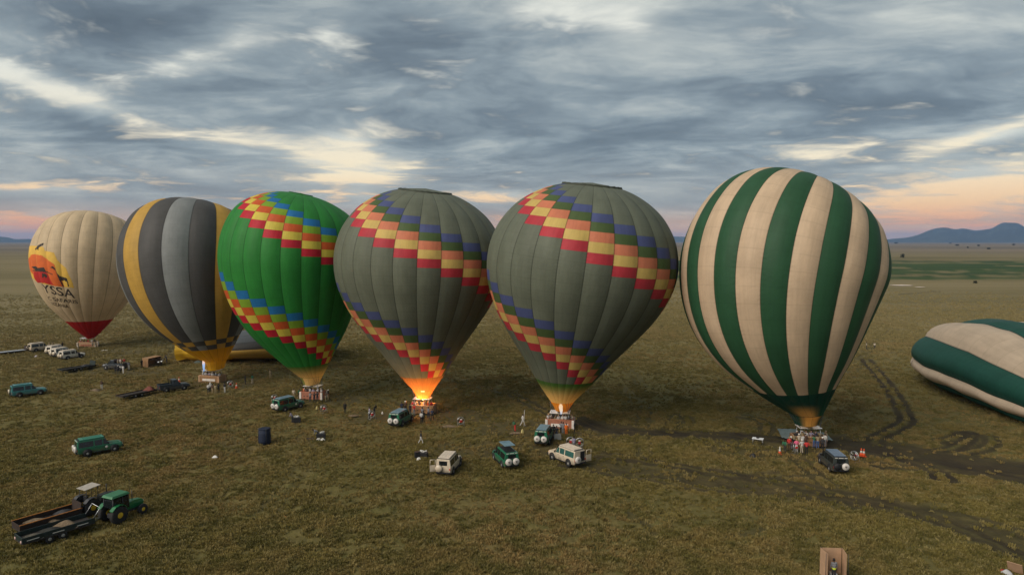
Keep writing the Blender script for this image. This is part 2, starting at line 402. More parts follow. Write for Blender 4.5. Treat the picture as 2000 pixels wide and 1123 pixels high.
# marshy green flat on the right, far dry bands beyond
pa = GX / np.maximum(GY, 1.0)
wob = (fbm(GX / 260.0, GY / 60.0, 21, 4) - .5)
near_edge = 446 + 90 * wob + 30 * (pa - .6); far_edge = 900 + 380 * wob
ms = np.clip((GY - near_edge) / 18, 0, 1) * np.clip((far_edge - GY) / 60, 0, 1) * np.clip((pa - 0.12) / 0.1, 0, 1)
streak = fbm(GX / 90.0, GY / 22.0, 33, 4)
ms = ms * np.clip(1.25 - np.clip((streak - .56) * 9, 0, 1.2), 0, 1)
gm = bpy.data.meshes.new('ground')
ii, jj = np.meshgrid(np.arange(NR - 1), np.arange(NAu), indexing='ij')
j2 = (jj + 1) % NAu
quads = np.stack([ii * NAu + jj, (ii + 1) * NAu + jj, (ii + 1) * NAu + j2, ii * NAu + j2], -1).reshape(-1, 4)[:, ::-1]
gm.vertices.add(len(GX)); gm.vertices.foreach_set('co', np.stack([GX, GY, GZ], -1).ravel().astype(np.float32))
nq = len(quads); cap = NAu
gm.loops.add(nq * 4 + cap); gm.polygons.add(nq + 1)
gm.loops.foreach_set('vertex_index', np.concatenate([quads.ravel(), np.arange(NAu)[::-1]]).astype(np.int32))
gm.polygons.foreach_set('loop_start', np.concatenate([np.arange(nq) * 4, [nq * 4]]).astype(np.int32))
gm.update(calc_edges=True); gm.polygons.foreach_set('use_smooth', np.ones(nq + 1, bool))
for nm, arr in (('track', TM), ('marsh', ms)):
    gm.attributes.new(nm, 'FLOAT', 'POINT').data.foreach_set('value', arr.astype(np.float32))
def ground_mat():
    m_ = bpy.data.materials.new('savanna_ground'); m_.use_nodes = True; nt = m_.node_tree; T = NT(nt)
    b = nt.nodes['Principled BSDF']; b.inputs['Roughness'].default_value = 0.95; b.inputs['Specular IOR Level'].default_value = 0.1
    pos = nt.nodes.new('ShaderNodeNewGeometry').outputs['Position']
    def A(n):
        a = nt.nodes.new('ShaderNodeAttribute'); a.attribute_name = n; return a.outputs['Fac']
    x, y, z = T.sep(pos)
    big = T.noise(pos, 0.03, 5, 0.6); mid = T.noise(pos, 0.35, 5, 0.6); fine = T.noise(pos, 2.2, 6, 0.7)
    c = T.mix(T.ss(big, .36, .64), (0.125, 0.104, 0.036), (0.155, 0.116, 0.046))
    c = T.mix(T.ss(mid, .38, .66), c, (0.100, 0.090, 0.029))
    c = T.mix(T.m('MULTIPLY', T.ss(fine, .45, .7), .55), c, (0.155, 0.128, 0.052))
    c = T.mix(T.m('MULTIPLY', T.ss(fine, .48, .28), .4), c, (0.055, 0.045, 0.020))
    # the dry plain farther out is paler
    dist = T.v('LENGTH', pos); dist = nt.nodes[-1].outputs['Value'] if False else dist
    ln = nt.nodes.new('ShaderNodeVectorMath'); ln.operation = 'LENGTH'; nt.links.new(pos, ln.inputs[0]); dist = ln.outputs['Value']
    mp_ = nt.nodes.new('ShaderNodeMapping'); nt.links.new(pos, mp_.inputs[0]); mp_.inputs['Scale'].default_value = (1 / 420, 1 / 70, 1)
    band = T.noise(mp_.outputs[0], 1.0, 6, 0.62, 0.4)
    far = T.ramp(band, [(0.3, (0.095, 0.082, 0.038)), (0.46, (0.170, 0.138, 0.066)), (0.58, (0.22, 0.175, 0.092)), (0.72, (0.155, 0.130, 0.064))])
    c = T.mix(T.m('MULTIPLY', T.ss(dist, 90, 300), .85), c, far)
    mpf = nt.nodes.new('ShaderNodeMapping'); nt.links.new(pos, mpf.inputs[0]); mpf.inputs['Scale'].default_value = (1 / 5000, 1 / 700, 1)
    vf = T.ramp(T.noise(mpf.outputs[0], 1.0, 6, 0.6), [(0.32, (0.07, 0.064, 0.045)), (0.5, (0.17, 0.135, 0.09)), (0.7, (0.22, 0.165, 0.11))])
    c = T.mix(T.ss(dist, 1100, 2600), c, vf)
    mg = T.mix(T.ss(band, .35, .65), (0.022, 0.050, 0.016), (0.050, 0.075, 0.022))
    c = T.mix(A('marsh'), c, mg)
    c = T.mix(T.m('MULTIPLY', A('track'), .92, clamp=True), c, (0.036, 0.028, 0.019))
    nt.links.new(c, b.inputs['Base Color'])
    bn = nt.nodes.new('ShaderNodeBump'); bn.inputs['Strength'].default_value = 0.7; bn.inputs['Distance'].default_value = 0.25
    nt.links.new(T.m('ADD', fine, T.m('MULTIPLY', mid, 1.2)), bn.inputs['Height']); nt.links.new(bn.outputs[0], b.inputs['Normal'])
    return m_
gm.materials.append(None)
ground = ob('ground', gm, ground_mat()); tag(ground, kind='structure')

# grass tussocks: uncountable, one object, leaves scattered by geometry nodes
def tuft_mesh(seed, nb, spread, hgt):
    r_ = random.Random(seed); mb = MB()
    for _ in range(nb):
        a = r_.uniform(0, 6.283); d = r_.uniform(0.0, spread); x, y = d * math.cos(a), d * math.sin(a)
        h = hgt * r_.uniform(.55, 1.15) * (1.1 - .5 * d / spread); w = r_.uniform(.022, .05); b_ = r_.uniform(0, 6.283)
        l = r_.uniform(.15, .75) * h; la = a + r_.uniform(-.9, .9)
        ex, ey = w * math.cos(b_), w * math.sin(b_)
        mx_, my_ = x + l * .35 * math.cos(la), y + l * .35 * math.sin(la); tx, ty = x + l * math.cos(la), y + l * math.sin(la)
        mb.add([(x - ex, y - ey, -.06), (x + ex, y + ey, -.06), (mx_ + ex * .8, my_ + ey * .8, h * .62), (mx_ - ex * .8, my_ - ey * .8, h * .62), (tx, ty, h)], [(0, 1, 2, 3), (3, 2, 4)])
    return mb.mesh('tuft')
def grass_mat():
    m_ = bpy.data.materials.new('grass_blades'); m_.use_nodes = True; nt = m_.node_tree; T = NT(nt)
    b = nt.nodes['Principled BSDF']; b.inputs['Roughness'].default_value = 0.8; b.inputs['Specular IOR Level'].default_value = 0.15
    pos = nt.nodes.new('ShaderNodeNewGeometry').outputs['Position']; rnd = nt.nodes.new('ShaderNodeObjectInfo').outputs['Random']
    big = T.noise(pos, 0.028, 5, 0.62); mid = T.noise(pos, 0.30, 4, 0.6)
    c = T.mix(T.ss(big, .38, .60), (0.204, 0.164, 0.046), (0.282, 0.190, 0.072))
    c = T.mix(T.ss(T.noise(pos, 0.011, 4, .6), .5, .66, 0, .6), c, (0.235, 0.185, 0.085))
    c = T.mix(T.ss(mid, .42, .62), c, (0.138, 0.118, 0.033))
    c = T.mix(T.ss(rnd, .55, 1.0, 0, .75), c, (0.30, 0.24, 0.10))
    c = T.mix(T.ss(rnd, .25, 0.0, 0, .7), c, (0.095, 0.088, 0.030))
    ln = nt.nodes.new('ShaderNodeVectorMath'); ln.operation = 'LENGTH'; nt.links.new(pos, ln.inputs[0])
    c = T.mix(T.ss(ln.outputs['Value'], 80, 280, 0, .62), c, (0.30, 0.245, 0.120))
    nt.links.new(c, b.inputs['Base Color'])
    tr = nt.nodes.new('ShaderNodeBsdfTranslucent'); nt.links.new(c, tr.inputs[0])
    mx = nt.nodes.new('ShaderNodeMixShader'); mx.inputs[0].default_value = 0.2
    nt.links.new(b.outputs[0], mx.inputs[1]); nt.links.new(tr.outputs[0], mx.inputs[2]); nt.links.new(mx.outputs[0], nt.nodes['Material Output'].inputs[0])
    return m_
N_T = 300000
rr = 44.0 * np.exp(rng.random(N_T * 2) ** .95 * math.log(420 / 44.0)); aa = np.radians(rng.uniform(-41, 41, N_T * 2))
tx_, ty_ = rr * np.sin(aa), rr * np.cos(aa)
dens = fbm(tx_ * 0.5, ty_ * 0.62, 3, 3); keep = (dens + (rng.random(len(dens)) - .5) * .5) > .43
tmask = track_mask(tx_, ty_); keep &= rng.random(len(dens)) > np.clip(tmask * 1.6, 0, .985)
patch = fbm(tx_ * 0.045, ty_ * 0.06, 61, 4); keep &= rng.random(len(dens)) < np.clip((patch - .22) * 2.6, .3, 1)
keep &= rng.random(len(dens)) < np.clip((430 - np.hypot(tx_, ty_)) / 240, 0, 1)
tx_, ty_ = tx_[keep][:N_T], ty_[keep][:N_T]
tz_ = mounds(tx_, ty_) - 0.05
tn = len(tx_); tscale = (0.5 + 0.7 * rng.random(tn)) * np.clip(np.hypot(tx_, ty_) / 110, 1, 1.9) * (0.75 + 0.6 * fbm(tx_ * .12, ty_ * .12, 88, 3))
pm = bpy.data.meshes.new('grass'); pm.vertices.add(tn); pm.vertices.foreach_set('co', np.stack([tx_, ty_, tz_], -1).ravel().astype(np.float32))
pm.attributes.new('sc', 'FLOAT', 'POINT').data.foreach_set('value', tscale.astype(np.float32))
pm.attributes.new('rz', 'FLOAT', 'POINT').data.foreach_set('value', (rng.random(tn) * 6.283).astype(np.float32))
pm.attributes.new('pick', 'INT', 'POINT').data.foreach_set('value', rng.integers(0, 5, tn).astype(np.int32))
grass = bpy.data.objects.new('grass', pm); COL.objects.link(grass)
tag(grass, 'rough olive brown tussock grass covering the plain', 'grass', kind='stuff')
gmat = grass_mat(); tcol = bpy.data.collections.new('tuft_shapes')
for k in range(5):
    me = tuft_mesh(100 + k, [16, 20, 13, 22, 18][k], [.26, .34, .22, .42, .3][k], [.26, .21, .30, .18, .26][k]); me.materials[0] = gmat
    tcol.objects.link(bpy.data.objects.new('tuft', me))
ng = bpy.data.node_groups.new('scatter', 'GeometryNodeTree')
ng.interface.new_socket('Geometry', in_out='INPUT', socket_type='NodeSocketGeometry'); ng.interface.new_socket('Geometry', in_out='OUTPUT', socket_type='NodeSocketGeometry')
gi = ng.nodes.new('NodeGroupInput'); go = ng.nodes.new('NodeGroupOutput'); iop = ng.nodes.new('GeometryNodeInstanceOnPoints'); ci = ng.nodes.new('GeometryNodeCollectionInfo')
ci.inputs[0].default_value = tcol; ci.inputs['Separate Children'].default_value = True; ci.inputs['Reset Children'].default_value = True
def gattr(n, t):
    a = ng.nodes.new('GeometryNodeInputNamedAttribute'); a.data_type = t; a.inputs[0].default_value = n; return a.outputs[0]
cx_ = ng.nodes.new('ShaderNodeCombineXYZ'); ng.links.new(gattr('rz', 'FLOAT'), cx_.inputs[2])
ng.links.new(gi.outputs[0], iop.inputs['Points']); ng.links.new(ci.outputs[0], iop.inputs['Instance']); iop.inputs['Pick Instance'].default_value = True
ng.links.new(gattr('pick', 'INT'), iop.inputs['Instance Index']); ng.links.new(cx_.outputs[0], iop.inputs['Rotation']); ng.links.new(gattr('sc', 'FLOAT'), iop.inputs['Scale'])
ng.links.new(iop.outputs[0], go.inputs[0])
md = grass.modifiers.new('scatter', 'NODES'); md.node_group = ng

# puddle, hills, far trees
pw = mat('puddle_water', (0.30, 0.31, 0.31), 0.08, spec=0.9, var=.05)
def blob(cx, cy, rx, ry, n=22, seed=1):
    r_ = random.Random(seed); return [(cx + rx * math.cos(6.283 * i / n) * r_.uniform(.75, 1.1), cy + ry * math.sin(6.283 * i / n) * r_.uniform(.75, 1.1)) for i in range(n)]
for q, rx, ry in (((1761, 557.5), 6.5, 4.5), ((1796, 561), 3, 2)):
    g = G(*q); me = MB().prism(blob(g.x, g.y, rx, ry, seed=int(q[0])), 0.1, 0.14).build('puddle', pw); tag(me, kind='structure')
hillm = mat('hill_scrub', (0.055, 0.060, 0.035), 0.95, var=.4, vscale=.002, spec=.1)
def hill(prof, dist, depth, seed):
    pxs = np.array([q[0] for q in prof]); pys = np.array([q[1] for q in prof])
    n, m_ = 160, 16; X = np.linspace(pxs[0], pxs[-1], n); base = 470.4
    top = np.interp(X, pxs, pys); top = np.convolve(np.pad(top, 2, 'edge'), np.ones(5) / 5, 'valid')
    vs_ = []
    for j in range(m_):
        t = j / (m_ - 1) * 2 - 1; shape = max(0.0, 1 - abs(t) ** 1.5); D = dist + depth * t
        for i in range(n):
            a = math.atan((X[i] - 1000) / FPX)
            h = (base - top[i]) / FPX * math.hypot(1, (X[i] - 1000) / FPX) * dist
            w = 0.75 + .5 * float(vnoise(np.array([X[i] * .07 + 3 * j]), np.array([j * .8]), seed)[0]) if abs(t) > .08 else 1.0
            vs_.append((D * math.sin(a) , D * math.cos(a), -30 + max(0, h + 30) * shape * min(w, 1.0)))
    fs = [(j * n + i, j * n + i + 1, (j + 1) * n + i + 1, (j + 1) * n + i) for j in range(m_ - 1) for i in range(n - 1)]
    o = MB().add(vs_, fs, True).build('hill', hillm); tag(o, kind='structure'); return o
hill([(1690, 470), (1742, 465), (1770, 463.5), (1790, 460), (1812, 453), (1828, 450), (1846, 449.5), (1862, 453), (1878, 451), (1890, 453), (1903, 455), (1920, 453.5), (1936, 452), (1946, 447), (1956, 444.5), (1972, 445.5), (1984, 445.5), (1994, 450), (2004, 454), (2060, 457), (2110, 462), (2170, 470)], 17000, 2600, 5)
hill([(-260, 470), (-180, 462), (-90, 459), (0, 463), (18, 464), (32, 466.5), (45, 466), (60, 466), (110, 467), (170, 470)], 17500, 2400, 8)
hill([(1150, 470), (1220, 464), (1290, 459.5), (1325, 460), (1360, 462), (1430, 466), (1500, 470)], 18500, 2300, 9)
leafm = mat('acacia_leaf', (0.030, 0.036, 0.016), .9, var=.4, vscale=.3)
barkm = mat('acacia_bark', (0.06, 0.045, 0.03), .9)
def far_tree(px, py, w, h, label, seed, flat=.35):
    g = G(px, py); r_ = random.Random(seed); t = empty('acacia_tree', g); tag(t, label, 'tree', 'scattered trees far out on the plain')
    mb = MB(); mb.tube([(0, 0, -.5), (w * .02, 0, h * .35), (w * .05, 0, h * .62)], [w * .05, w * .04, w * .03], 6)
    for k in range(5):
        a = k * 1.256 + r_.random(); mb.tube([(w * .03, 0, h * .45), (w * .3 * math.cos(a), w * .3 * math.sin(a), h * .75)], [w * .03, w * .012], 5)
    mb.build('trunk', barkm, t)
    mb = MB()
    for _ in range(420):
        a = r_.uniform(0, 6.283); d = math.sqrt(r_.random()) * w * .5 * (.75 + .25 * math.sin(a * 3 + seed)); c = Vector((d * math.cos(a), d * math.sin(a), h * (1 - flat * r_.random() - .18 * (d / (w * .5)) ** 2)))
        s_ = w * r_.uniform(.03, .075); M = Matrix.Rotation(r_.uniform(0, 6.28), 3, 'Z') @ Matrix.Rotation(r_.uniform(-1.2, 1.2), 3, 'X')
        mb.add([c + M @ Vector(q) * s_ for q in ((-1, -1, 0), (1, -.8, 0), (.9, 1, .3), (-.8, .9, 0))], [(0, 1, 2, 3)])
    mb.build('crown', leafm, t)
for a in ((1750, 476.6, 34, 15, 'tiny dark tree on the skyline right beside the striped balloon', 1), (1856, 476.6, 22, 11, 'tiny dark tree under the left slope of the hills', 2), (1869, 480.8, 18, 8.5, 'wide dark tree below the saddle of the blue hills', 3),
          (1911, 481.8, 13, 9, 'pale thin tree right of the wide dark tree on the plain', 4), (1980, 480.2, 17, 11, 'round dark tree below the flat topped hill', 5), (1763, 503.5, 7, 6, 'low bush at the left tip of the green marsh', 6), (1905, 553.5, 2.6, 1.5, 'small green bush in front of the green marsh', 7), (1931, 487, 11, 5, 'small dark bush left of the round dark tree', 8), (1890, 484.5, 8, 5, 'faint small bush between the two wider trees', 9)):
    far_tree(*a, flat=.8 if a[3] < 7 else .55)

# ------------------------------------------------------------------ balloons
PROF_SLIM = [(0, .128), (.09, .30), (.19, .472), (.29, .655), (.39, .82), (.49, .935), (.57, .987), (.64, 1.0), (.71, .98), (.79, .915), (.87, .785), (.925, .63), (.965, .45), (.988, .26), (1.0, .0)]
PROF_FULL = [(0, .165), (.065, .305), (.13, .435), (.23, .632), (.33, .78), (.43, .887), (.53, .96), (.63, 1.0), (.72, .988), (.80, .935), (.87, .845), (.925, .695), (.965, .49), (.988, .28), (1.0, .0)]
def catmull(xs, ys, n=600):
    t = np.linspace(0, len(xs) - 1, n); i = np.clip(t.astype(int), 0, len(xs) - 2); f = t - i
    def g(a):
        a = np.array(a, float); e = np.concatenate([[2 * a[0] - a[1]], a, [2 * a[-1] - a[-2]]])
        p0, p1, p2, p3 = e[i], e[i + 1], e[i + 2], e[i + 3]
        return .5 * (2 * p1 + (p2 - p0) * f + (2 * p0 - 5 * p1 + 4 * p2 - p3) * f ** 2 + (3 * p1 - p0 - 3 * p2 + p3) * f ** 3)
    return g(xs), np.maximum(g(ys), 0)
PROFS = {k: catmull([q[0] for q in pf], [q[1] for q in pf]) for k, pf in (('slim', PROF_SLIM), ('full', PROF_FULL))}
class Env:
    """surface of a cloth envelope: gore k, u across it, s along it (0 mouth, 1 crown)"""
    def __init__(s, mouth, mid, top, H, Rd, n, phase=0.0, bulge=.03, up=None, flat=None, prof='full', seed=0):
        s.mouth = Vector(mouth); s.H = H; s.R = Rd; s.n = n; s.phase = phase; s.b = bulge; s.flat = flat; s.seed = seed
        zz = PROFS[prof][0] * H; rr_ = PROFS[prof][1] * Rd
        ds = np.hypot(np.diff(zz), np.diff(rr_)); s.arc = np.concatenate([[0], np.cumsum(ds)]); s.L = s.arc[-1]; s.arc /= s.L
        s.zz, s.rr = zz, rr_
        s.up = Vector(up) if up else Vector((0, 0, 1))
        # axis through mouth, mid (62 %) and top: offsets perpendicular to up, quadratic
        a = 0.60; m_, t_ = Vector(mid), Vector(top)
        s.c2 = (m_ - t_ * a) / (a * a - a); s.c1 = t_ - s.c2
    def axis(s, h):
        return s.mouth + s.up * (h * s.H) + s.c1 * h + s.c2 * h * h
    def pt(s, k, u, sv, off=0.0):
        z = float(np.interp(sv, s.arc, s.zz)); r = float(np.interp(sv, s.arc, s.rr)); h = z / s.H
        c = s.axis(h); t = (s.up * s.H + (s.c1 + s.c2 * 2 * h) * min(.85, .1 + h * 1.1)).normalized()
        ex = Vector((1, 0, 0)) if abs(t.x) < .8 else Vector((0, 0, 1))
        ey = t.cross(ex).normalized(); ex = ey.cross(t).normalized()      # ex ~ right, ey ~ away from the camera
        th = s.phase + (k + u) * 2 * math.pi / s.n
        bl = s.b * (math.sin(math.pi * min(max(u, 0), 1)) ** .8 - .6)
        ca = 1.0 + bl * min(1, r / (s.R * .3) + .2)
        d = ex * math.sin(th) - ey * math.cos(th)
        q = c + d * (r * ca + off)
        # slow dents of soft cloth
        w = math.sin(th * 3 + s.seed) * math.sin(sv * 9 + s.seed * 2) * .006 * s.R * math.sin(math.pi * sv)
        q = q + d * w
        if s.flat: q = s.flat(q, sv, th)
        return q
    def patch(s, k, s0, s1, nu, ns, org, rows, u0=0.0, u1=1.0, off=0.0):
        vs, uv, ss_ = [], [], []
        for j in range(ns + 1):
            sv = s0 + (s1 - s0) * j / ns
            for i in range(nu + 1):
                u = u0 + (u1 - u0) * i / nu
                vs.append(s.pt(k, u, sv, off) - org); uv.append((u, sv * rows)); ss_.append((k, u, sv))
        w = nu + 1
        fs = [(j * w + i, j * w + i + 1, (j + 1) * w + i + 1, (j + 1) * w + i) for j in range(ns) for i in range(nu)]
        return vs, fs, uv, ss_
def cloth(name, patches, mat_, parent, blend=None):
    V, F, U, S = [], [], [], []
    for vs, fs, uv, ss_ in patches:
        b = len(V); V += [tuple(q) for q in vs]; U += uv; S += ss_; F += [tuple(b + i for i in f) for f in fs]
    me = bpy.data.meshes.new(name); me.from_pydata(V, [], F); me.materials.append(None)
    me.polygons.foreach_set('use_smooth', [True] * len(F))
    ul = me.uv_layers.new(name='uv'); li = np.zeros(len(me.loops), np.int32); me.loops.foreach_get('vertex_index', li)
    ul.data.foreach_set('uv', np.array(U, np.float32)[li].ravel())
    if blend: me.attributes.new('blend', 'FLOAT', 'POINT').data.foreach_set('value', np.array([blend(*q) for q in S], np.float32))
    return ob(name, me, mat_, parent)
wickm = mat('wicker', (0.30, 0.165, 0.075), .75, var=.35, vscale=9, bump=.8)
wickd = mat('dark_wicker', (0.20, 0.11, 0.05), .8, var=.35, vscale=9, bump=.8)
padm = mat('tan_suede', (0.42, 0.25, 0.14), .8, var=.15)
padw = mat('white_padding', (0.66, 0.60, 0.54), .75, var=.12)
redpad = mat('brick_suede', (0.33, 0.13, 0.075), .8, var=.2)
steel = mat('steel', (0.45, 0.46, 0.47), .35, .8, var=.1)
dkst = mat('dark_steel', (0.05, 0.05, 0.052), .5, .3, var=.2)
panm = mat('white_heat_panel', (0.72, 0.73, 0.74), .45, var=.06)
ropem = mat('cable', (0.10, 0.10, 0.10), .6)
flame_hot = glow('flame_hot', [(0, (1, .50, .16)), (.45, (1, .80, .42)), (.8, (1, .62, .22)), (1, (1, .35, .08))], 4.0, 3.4)
flame_pale = glow('flame_pale', [(0, (.55, .62, .85)), (.3, (.9, .72, .55)), (.7, (1, .66, .36)), (1, (1, .5, .2))], .42, 2.0)
flame_blue = glow('flame_blue', [(0, (.22, .38, .70)), (.45, (.35, .50, .78)), (.68, (.9, .6, .45)), (.82, (1, .72, .4)), (1, (1, .5, .2))], .48, 2.9)
def flame(parent, loc, h, r, m_):
    prof = [(.06, 0), (.45, .12), (.75, .3), (1, .55), (.9, .72), (.55, .88), (.2, .97), (.02, 1.0)]
    mb = MB(); n = 12; vs = []
    for k, (a, b) in enumerate(prof):
        for i in range(n):
            w = 6.283 * i / n; j = 1 + .22 * math.sin(3 * w + k * 1.7); vs.append((a * r * j * math.cos(w) + .12 * r * math.sin(k), a * r * j * math.sin(w), b * h))
    mb.add(vs, [(k * n + i, k * n + (i + 1) % n, (k + 1) * n + (i + 1) % n, (k + 1) * n + i) for k in range(len(prof) - 1) for i in range(n)], True)
    o = mb.build('flame', m_, parent); o.location = loc; return o
def lamp(parent, loc, watts, col, rad):
    l = bpy.data.lights.new('flame_light', 'POINT'); l.energy = watts; l.color = col; l.shadow_soft_size = rad
    o = bpy.data.objects.new('flame_light', l); COL.objects.link(o); o.parent = parent; o.location = loc; return o

def basket(root, L, Wd, Hb, rz, wall, corner, band=None, frame_h=2.1, panels=True):
    """hollow wicker basket with padding, uprights, burner frame, white heat panels and burners; in the root's frame"""
    M = Matrix.Rotation(rz, 4, 'Z')
    def fin(o): o.rotation_euler = (0, 0, rz); return o
    t = .1; mb = MB()
    mb.box((0, 0, .12), (L, Wd, .12))
    for y in (-1, 1): mb.box((0, y * (Wd / 2 - t / 2), .18 + (Hb - .18) / 2), (L, t, Hb - .18))
    for x in (-1, 1): mb.box((x * (L / 2 - t / 2), 0, .18 + (Hb - .18) / 2), (t, Wd - 2 * t - .004, Hb - .18))
    b = fin(mb.build('basket', wall, root))
    for x in (-.22, .22): MB().box((x * L, 0, .18 + (Hb - .24) / 2), (.07, Wd - 2 * t - .006, Hb - .24)).build('partition', wall, b)
    rim = [(-L / 2 + .06, -Wd / 2 + .06, Hb + .03), (L / 2 - .06, -Wd / 2 + .06, Hb + .03), (L / 2 - .06, Wd / 2 - .06, Hb + .03), (-L / 2 + .06, Wd / 2 - .06, Hb + .03)]
    MB().tube(rim, .085, 6, close=True).build('rim', padm if wall != redpad else redpad, b)
    for x in (-1, 1):
        for y in (-1, 1):
            MB().box((x * (L / 2 - .11), y * (Wd / 2 - .07), Hb / 2 + .03), (.34, .26, Hb - .02)).build('corner_pad', corner, b, .03)
    if band:
        for y in (-1, 1): MB().box((0, y * (Wd / 2 + .015), Hb * .42), (L * .62, .05, Hb * .34)).build('side_band', band, b)
    # foot holes show as dark slots
    for y in (-1, 1):
        for k in range(5): MB().box(((k - 2) * L * .15, y * (Wd / 2 + .012), .55 if not band else .28), (.22, .05, .10)).build('foot_hole', dkst, b)
    mb = MB()
    ux, uy = min(L * .30, 1.3), Wd * .36
    for x in (-1, 1):
        for y in (-1, 1): mb.tube([(x * L * .34, y * (Wd / 2 - .1), Hb - .1), (x * ux, y * uy, frame_h)], .035, 6)
    mb.tube([(-ux, -uy, frame_h), (ux, -uy, frame_h), (ux, uy, frame_h), (-ux, uy, frame_h)], .04, 6, close=True)
    fin(mb.build('burner_frame', steel, root))
    if panels:
        for s_ in (-1, 1):
            fin(MB().box((s_ * (ux * .5 + .28), 0, frame_h + .08), (ux * .92, uy * 2 + .5, .035), ry=-s_ * .05).build('heat_panel', panm, root))
    for s_ in (-1, 1):
        for y in (-1, 1):
            mb = MB().lathe([(.05, 0), (.16, .05), (.17, .42), (.13, .46)], 12, 'Z', (s_ * .24, y * .24, frame_h + .06)); fin(mb.build('burner', steel, root))
    corners = [M @ Vector((x * ux, y * uy, frame_h)) for x in (-1, 1) for y in (-1, 1)]
    return corners
def cables(root, env, corners, s0=0.004, per=3):
    org = root.location; n = env.n
    for c in corners:
        w = c + org; best = sorted(range(n), key=lambda k: (env.pt(k, 0, s0) - w).length)[:6]
        for k in best[::2][:per]:
            MB().tube([c, env.pt(k, 0, s0) - org], .022, 4).build('cable', ropem, root)
def skirt(root, env, mat_fn, h, r1, cover=(-180, 180), cup=0.0, seg=12, r0=None, blend=None):
    """cloth skirt under the mouth; cup: how far the middle of the front hangs lower"""
    org = root.location; n = seg; a0, a1 = R(cover[0]), R(cover[1])
    t = (env.up * env.H + env.c1 * .1).normalized(); ex = Vector((1, 0, 0)); ey = t.cross(ex).normalized(); ex = ey.cross(t)
    rm = (r0 or 1.0) * env.rr[0] * 1.02
    for k in range(n):
        vs, uv, ss_ = [], [], []
        for j in range(7):
            f = j / 6
            for i in range(4):
                a = a0 + (a1 - a0) * (k + i / 3) / n; am = math.cos(max(-1.57, min(1.57, a * 180 / max(abs(cover[0]), abs(cover[1])) / 2 * 1.0)))
                hh = (h + cup * am) * f; r = rm + (r1 - rm) * f - .12 * rm * math.sin(math.pi * f) * .3
                vs.append(env.mouth - t * hh + (ex * math.sin(a) - ey * math.cos(a)) * r - org - t * .03); uv.append((i / 3, f)); ss_.append((a, f, 0))
        fs = [(j * 4 + i, (j + 1) * 4 + i, (j + 1) * 4 + i + 1, j * 4 + i + 1) for j in range(6) for i in range(3)]
        cloth('skirt_panel', [(vs, fs, uv, ss_)], mat_fn(k), root, blend)
def valve(root, env, s0, mat_, lump=.16):
    org = root.location; pts = []
    for i in range(72): pts.append(env.pt(i / 72 * env.n, .0, s0, .02) - org)
    rs = [lump * (.7 + .5 * abs(math.sin(i * .9)) + .2 * random.random()) for i in range(72)]
    MB().tube(pts, rs, 6, close=True).build('valve_rim', mat_, root)
def setup(base, mouth, mid, half, top, n, phase=0.0, back=(0, 0), bulge=.03, prof='full', seed=0):
    b = G(*base); Y = b.y
    m_ = P(mouth[0], mouth[1], Y); ctr = P(mid[0], mid[1], Y + back[0]); t_ = P(top[0], top[1], Y + back[1])
    H = (t_.z - m_.z); Rd = half / FPX * ctr.y * .985
    e = Env(m_, (ctr.x - m_.x, back[0], 0), (t_.x - m_.x, back[1], 0), H, Rd, n, phase + math.atan2(-b.x, b.y), bulge, prof=prof, seed=seed)
    return b, e
def make_balloon(label, base, env, cell, rows, sub=4, nu=6, group='hot air balloons standing in a line', blend=None):
    """cell(k, row) -> (material, is_panel); runs of plain rows make the gore, every coloured cell is a panel"""
    root = empty('hot_air_balloon', base); tag(root, label, 'balloon', group)
    org = root.location
    for k in range(env.n):
        plain, cols = {}, []
        for r_ in range(rows):
            m_, pan = cell(k, r_)
            (cols.append((r_, m_)) if pan else plain.setdefault(m_, []).append(r_))
        main = max(plain, key=lambda q: len(plain[q])); gore = None
        for m_ in sorted(plain, key=lambda q: -len(plain[q])):
            runs = []
            for r_ in plain[m_]:
                if runs and runs[-1][1] == r_: runs[-1][1] = r_ + 1
                else: runs.append([r_, r_ + 1])
            runs.sort(key=lambda q: q[0] - q[1])
            for a, b in runs:
                o = cloth('gore' if gore is None else 'gore_section', [env.patch(k, a / rows, b / rows, nu, (b - a) * sub, org, rows)], m_, gore or root, blend)
                if gore is None: gore = o
        for r_, m_ in cols:
            cloth('panel', [env.patch(k, r_ / rows, (r_ + 1) / rows, nu, sub, org, rows)], m_, gore)
    return root

F_cream = fabric('cloth_cream', (0.68, 0.53, 0.34)); F_red = fabric('cloth_red', (0.50, 0.020, 0.020)); F_brown = fabric('cloth_brown', (0.20, 0.10, 0.065))
F_yel = fabric('cloth_yellow', (0.62, 0.37, 0.075)); F_blk = fabric('cloth_charcoal', (0.098, 0.095, 0.091)); F_gry = fabric('cloth_grey', (0.26, 0.275, 0.27))
F_yel2 = fabric('cloth_bright_yellow', (0.68, 0.36, 0.02), transl=.4)

# --- cream balloon with the sunset picture
b1, e1 = setup((172, 677), (177, 651), (175.2, 500), 99.4, (186, 421.8), 22, R(4), (1.5, 5.5), .026, seed=1)
def cell1(k, r):
    if r < 3: return F_red, False
    if r >= 22: return F_brown, False
    return F_cream, False
B1 = make_balloon('cream balloon with sunset picture, red mouth and brown crown, farthest left', b1, e1, cell1, 26)
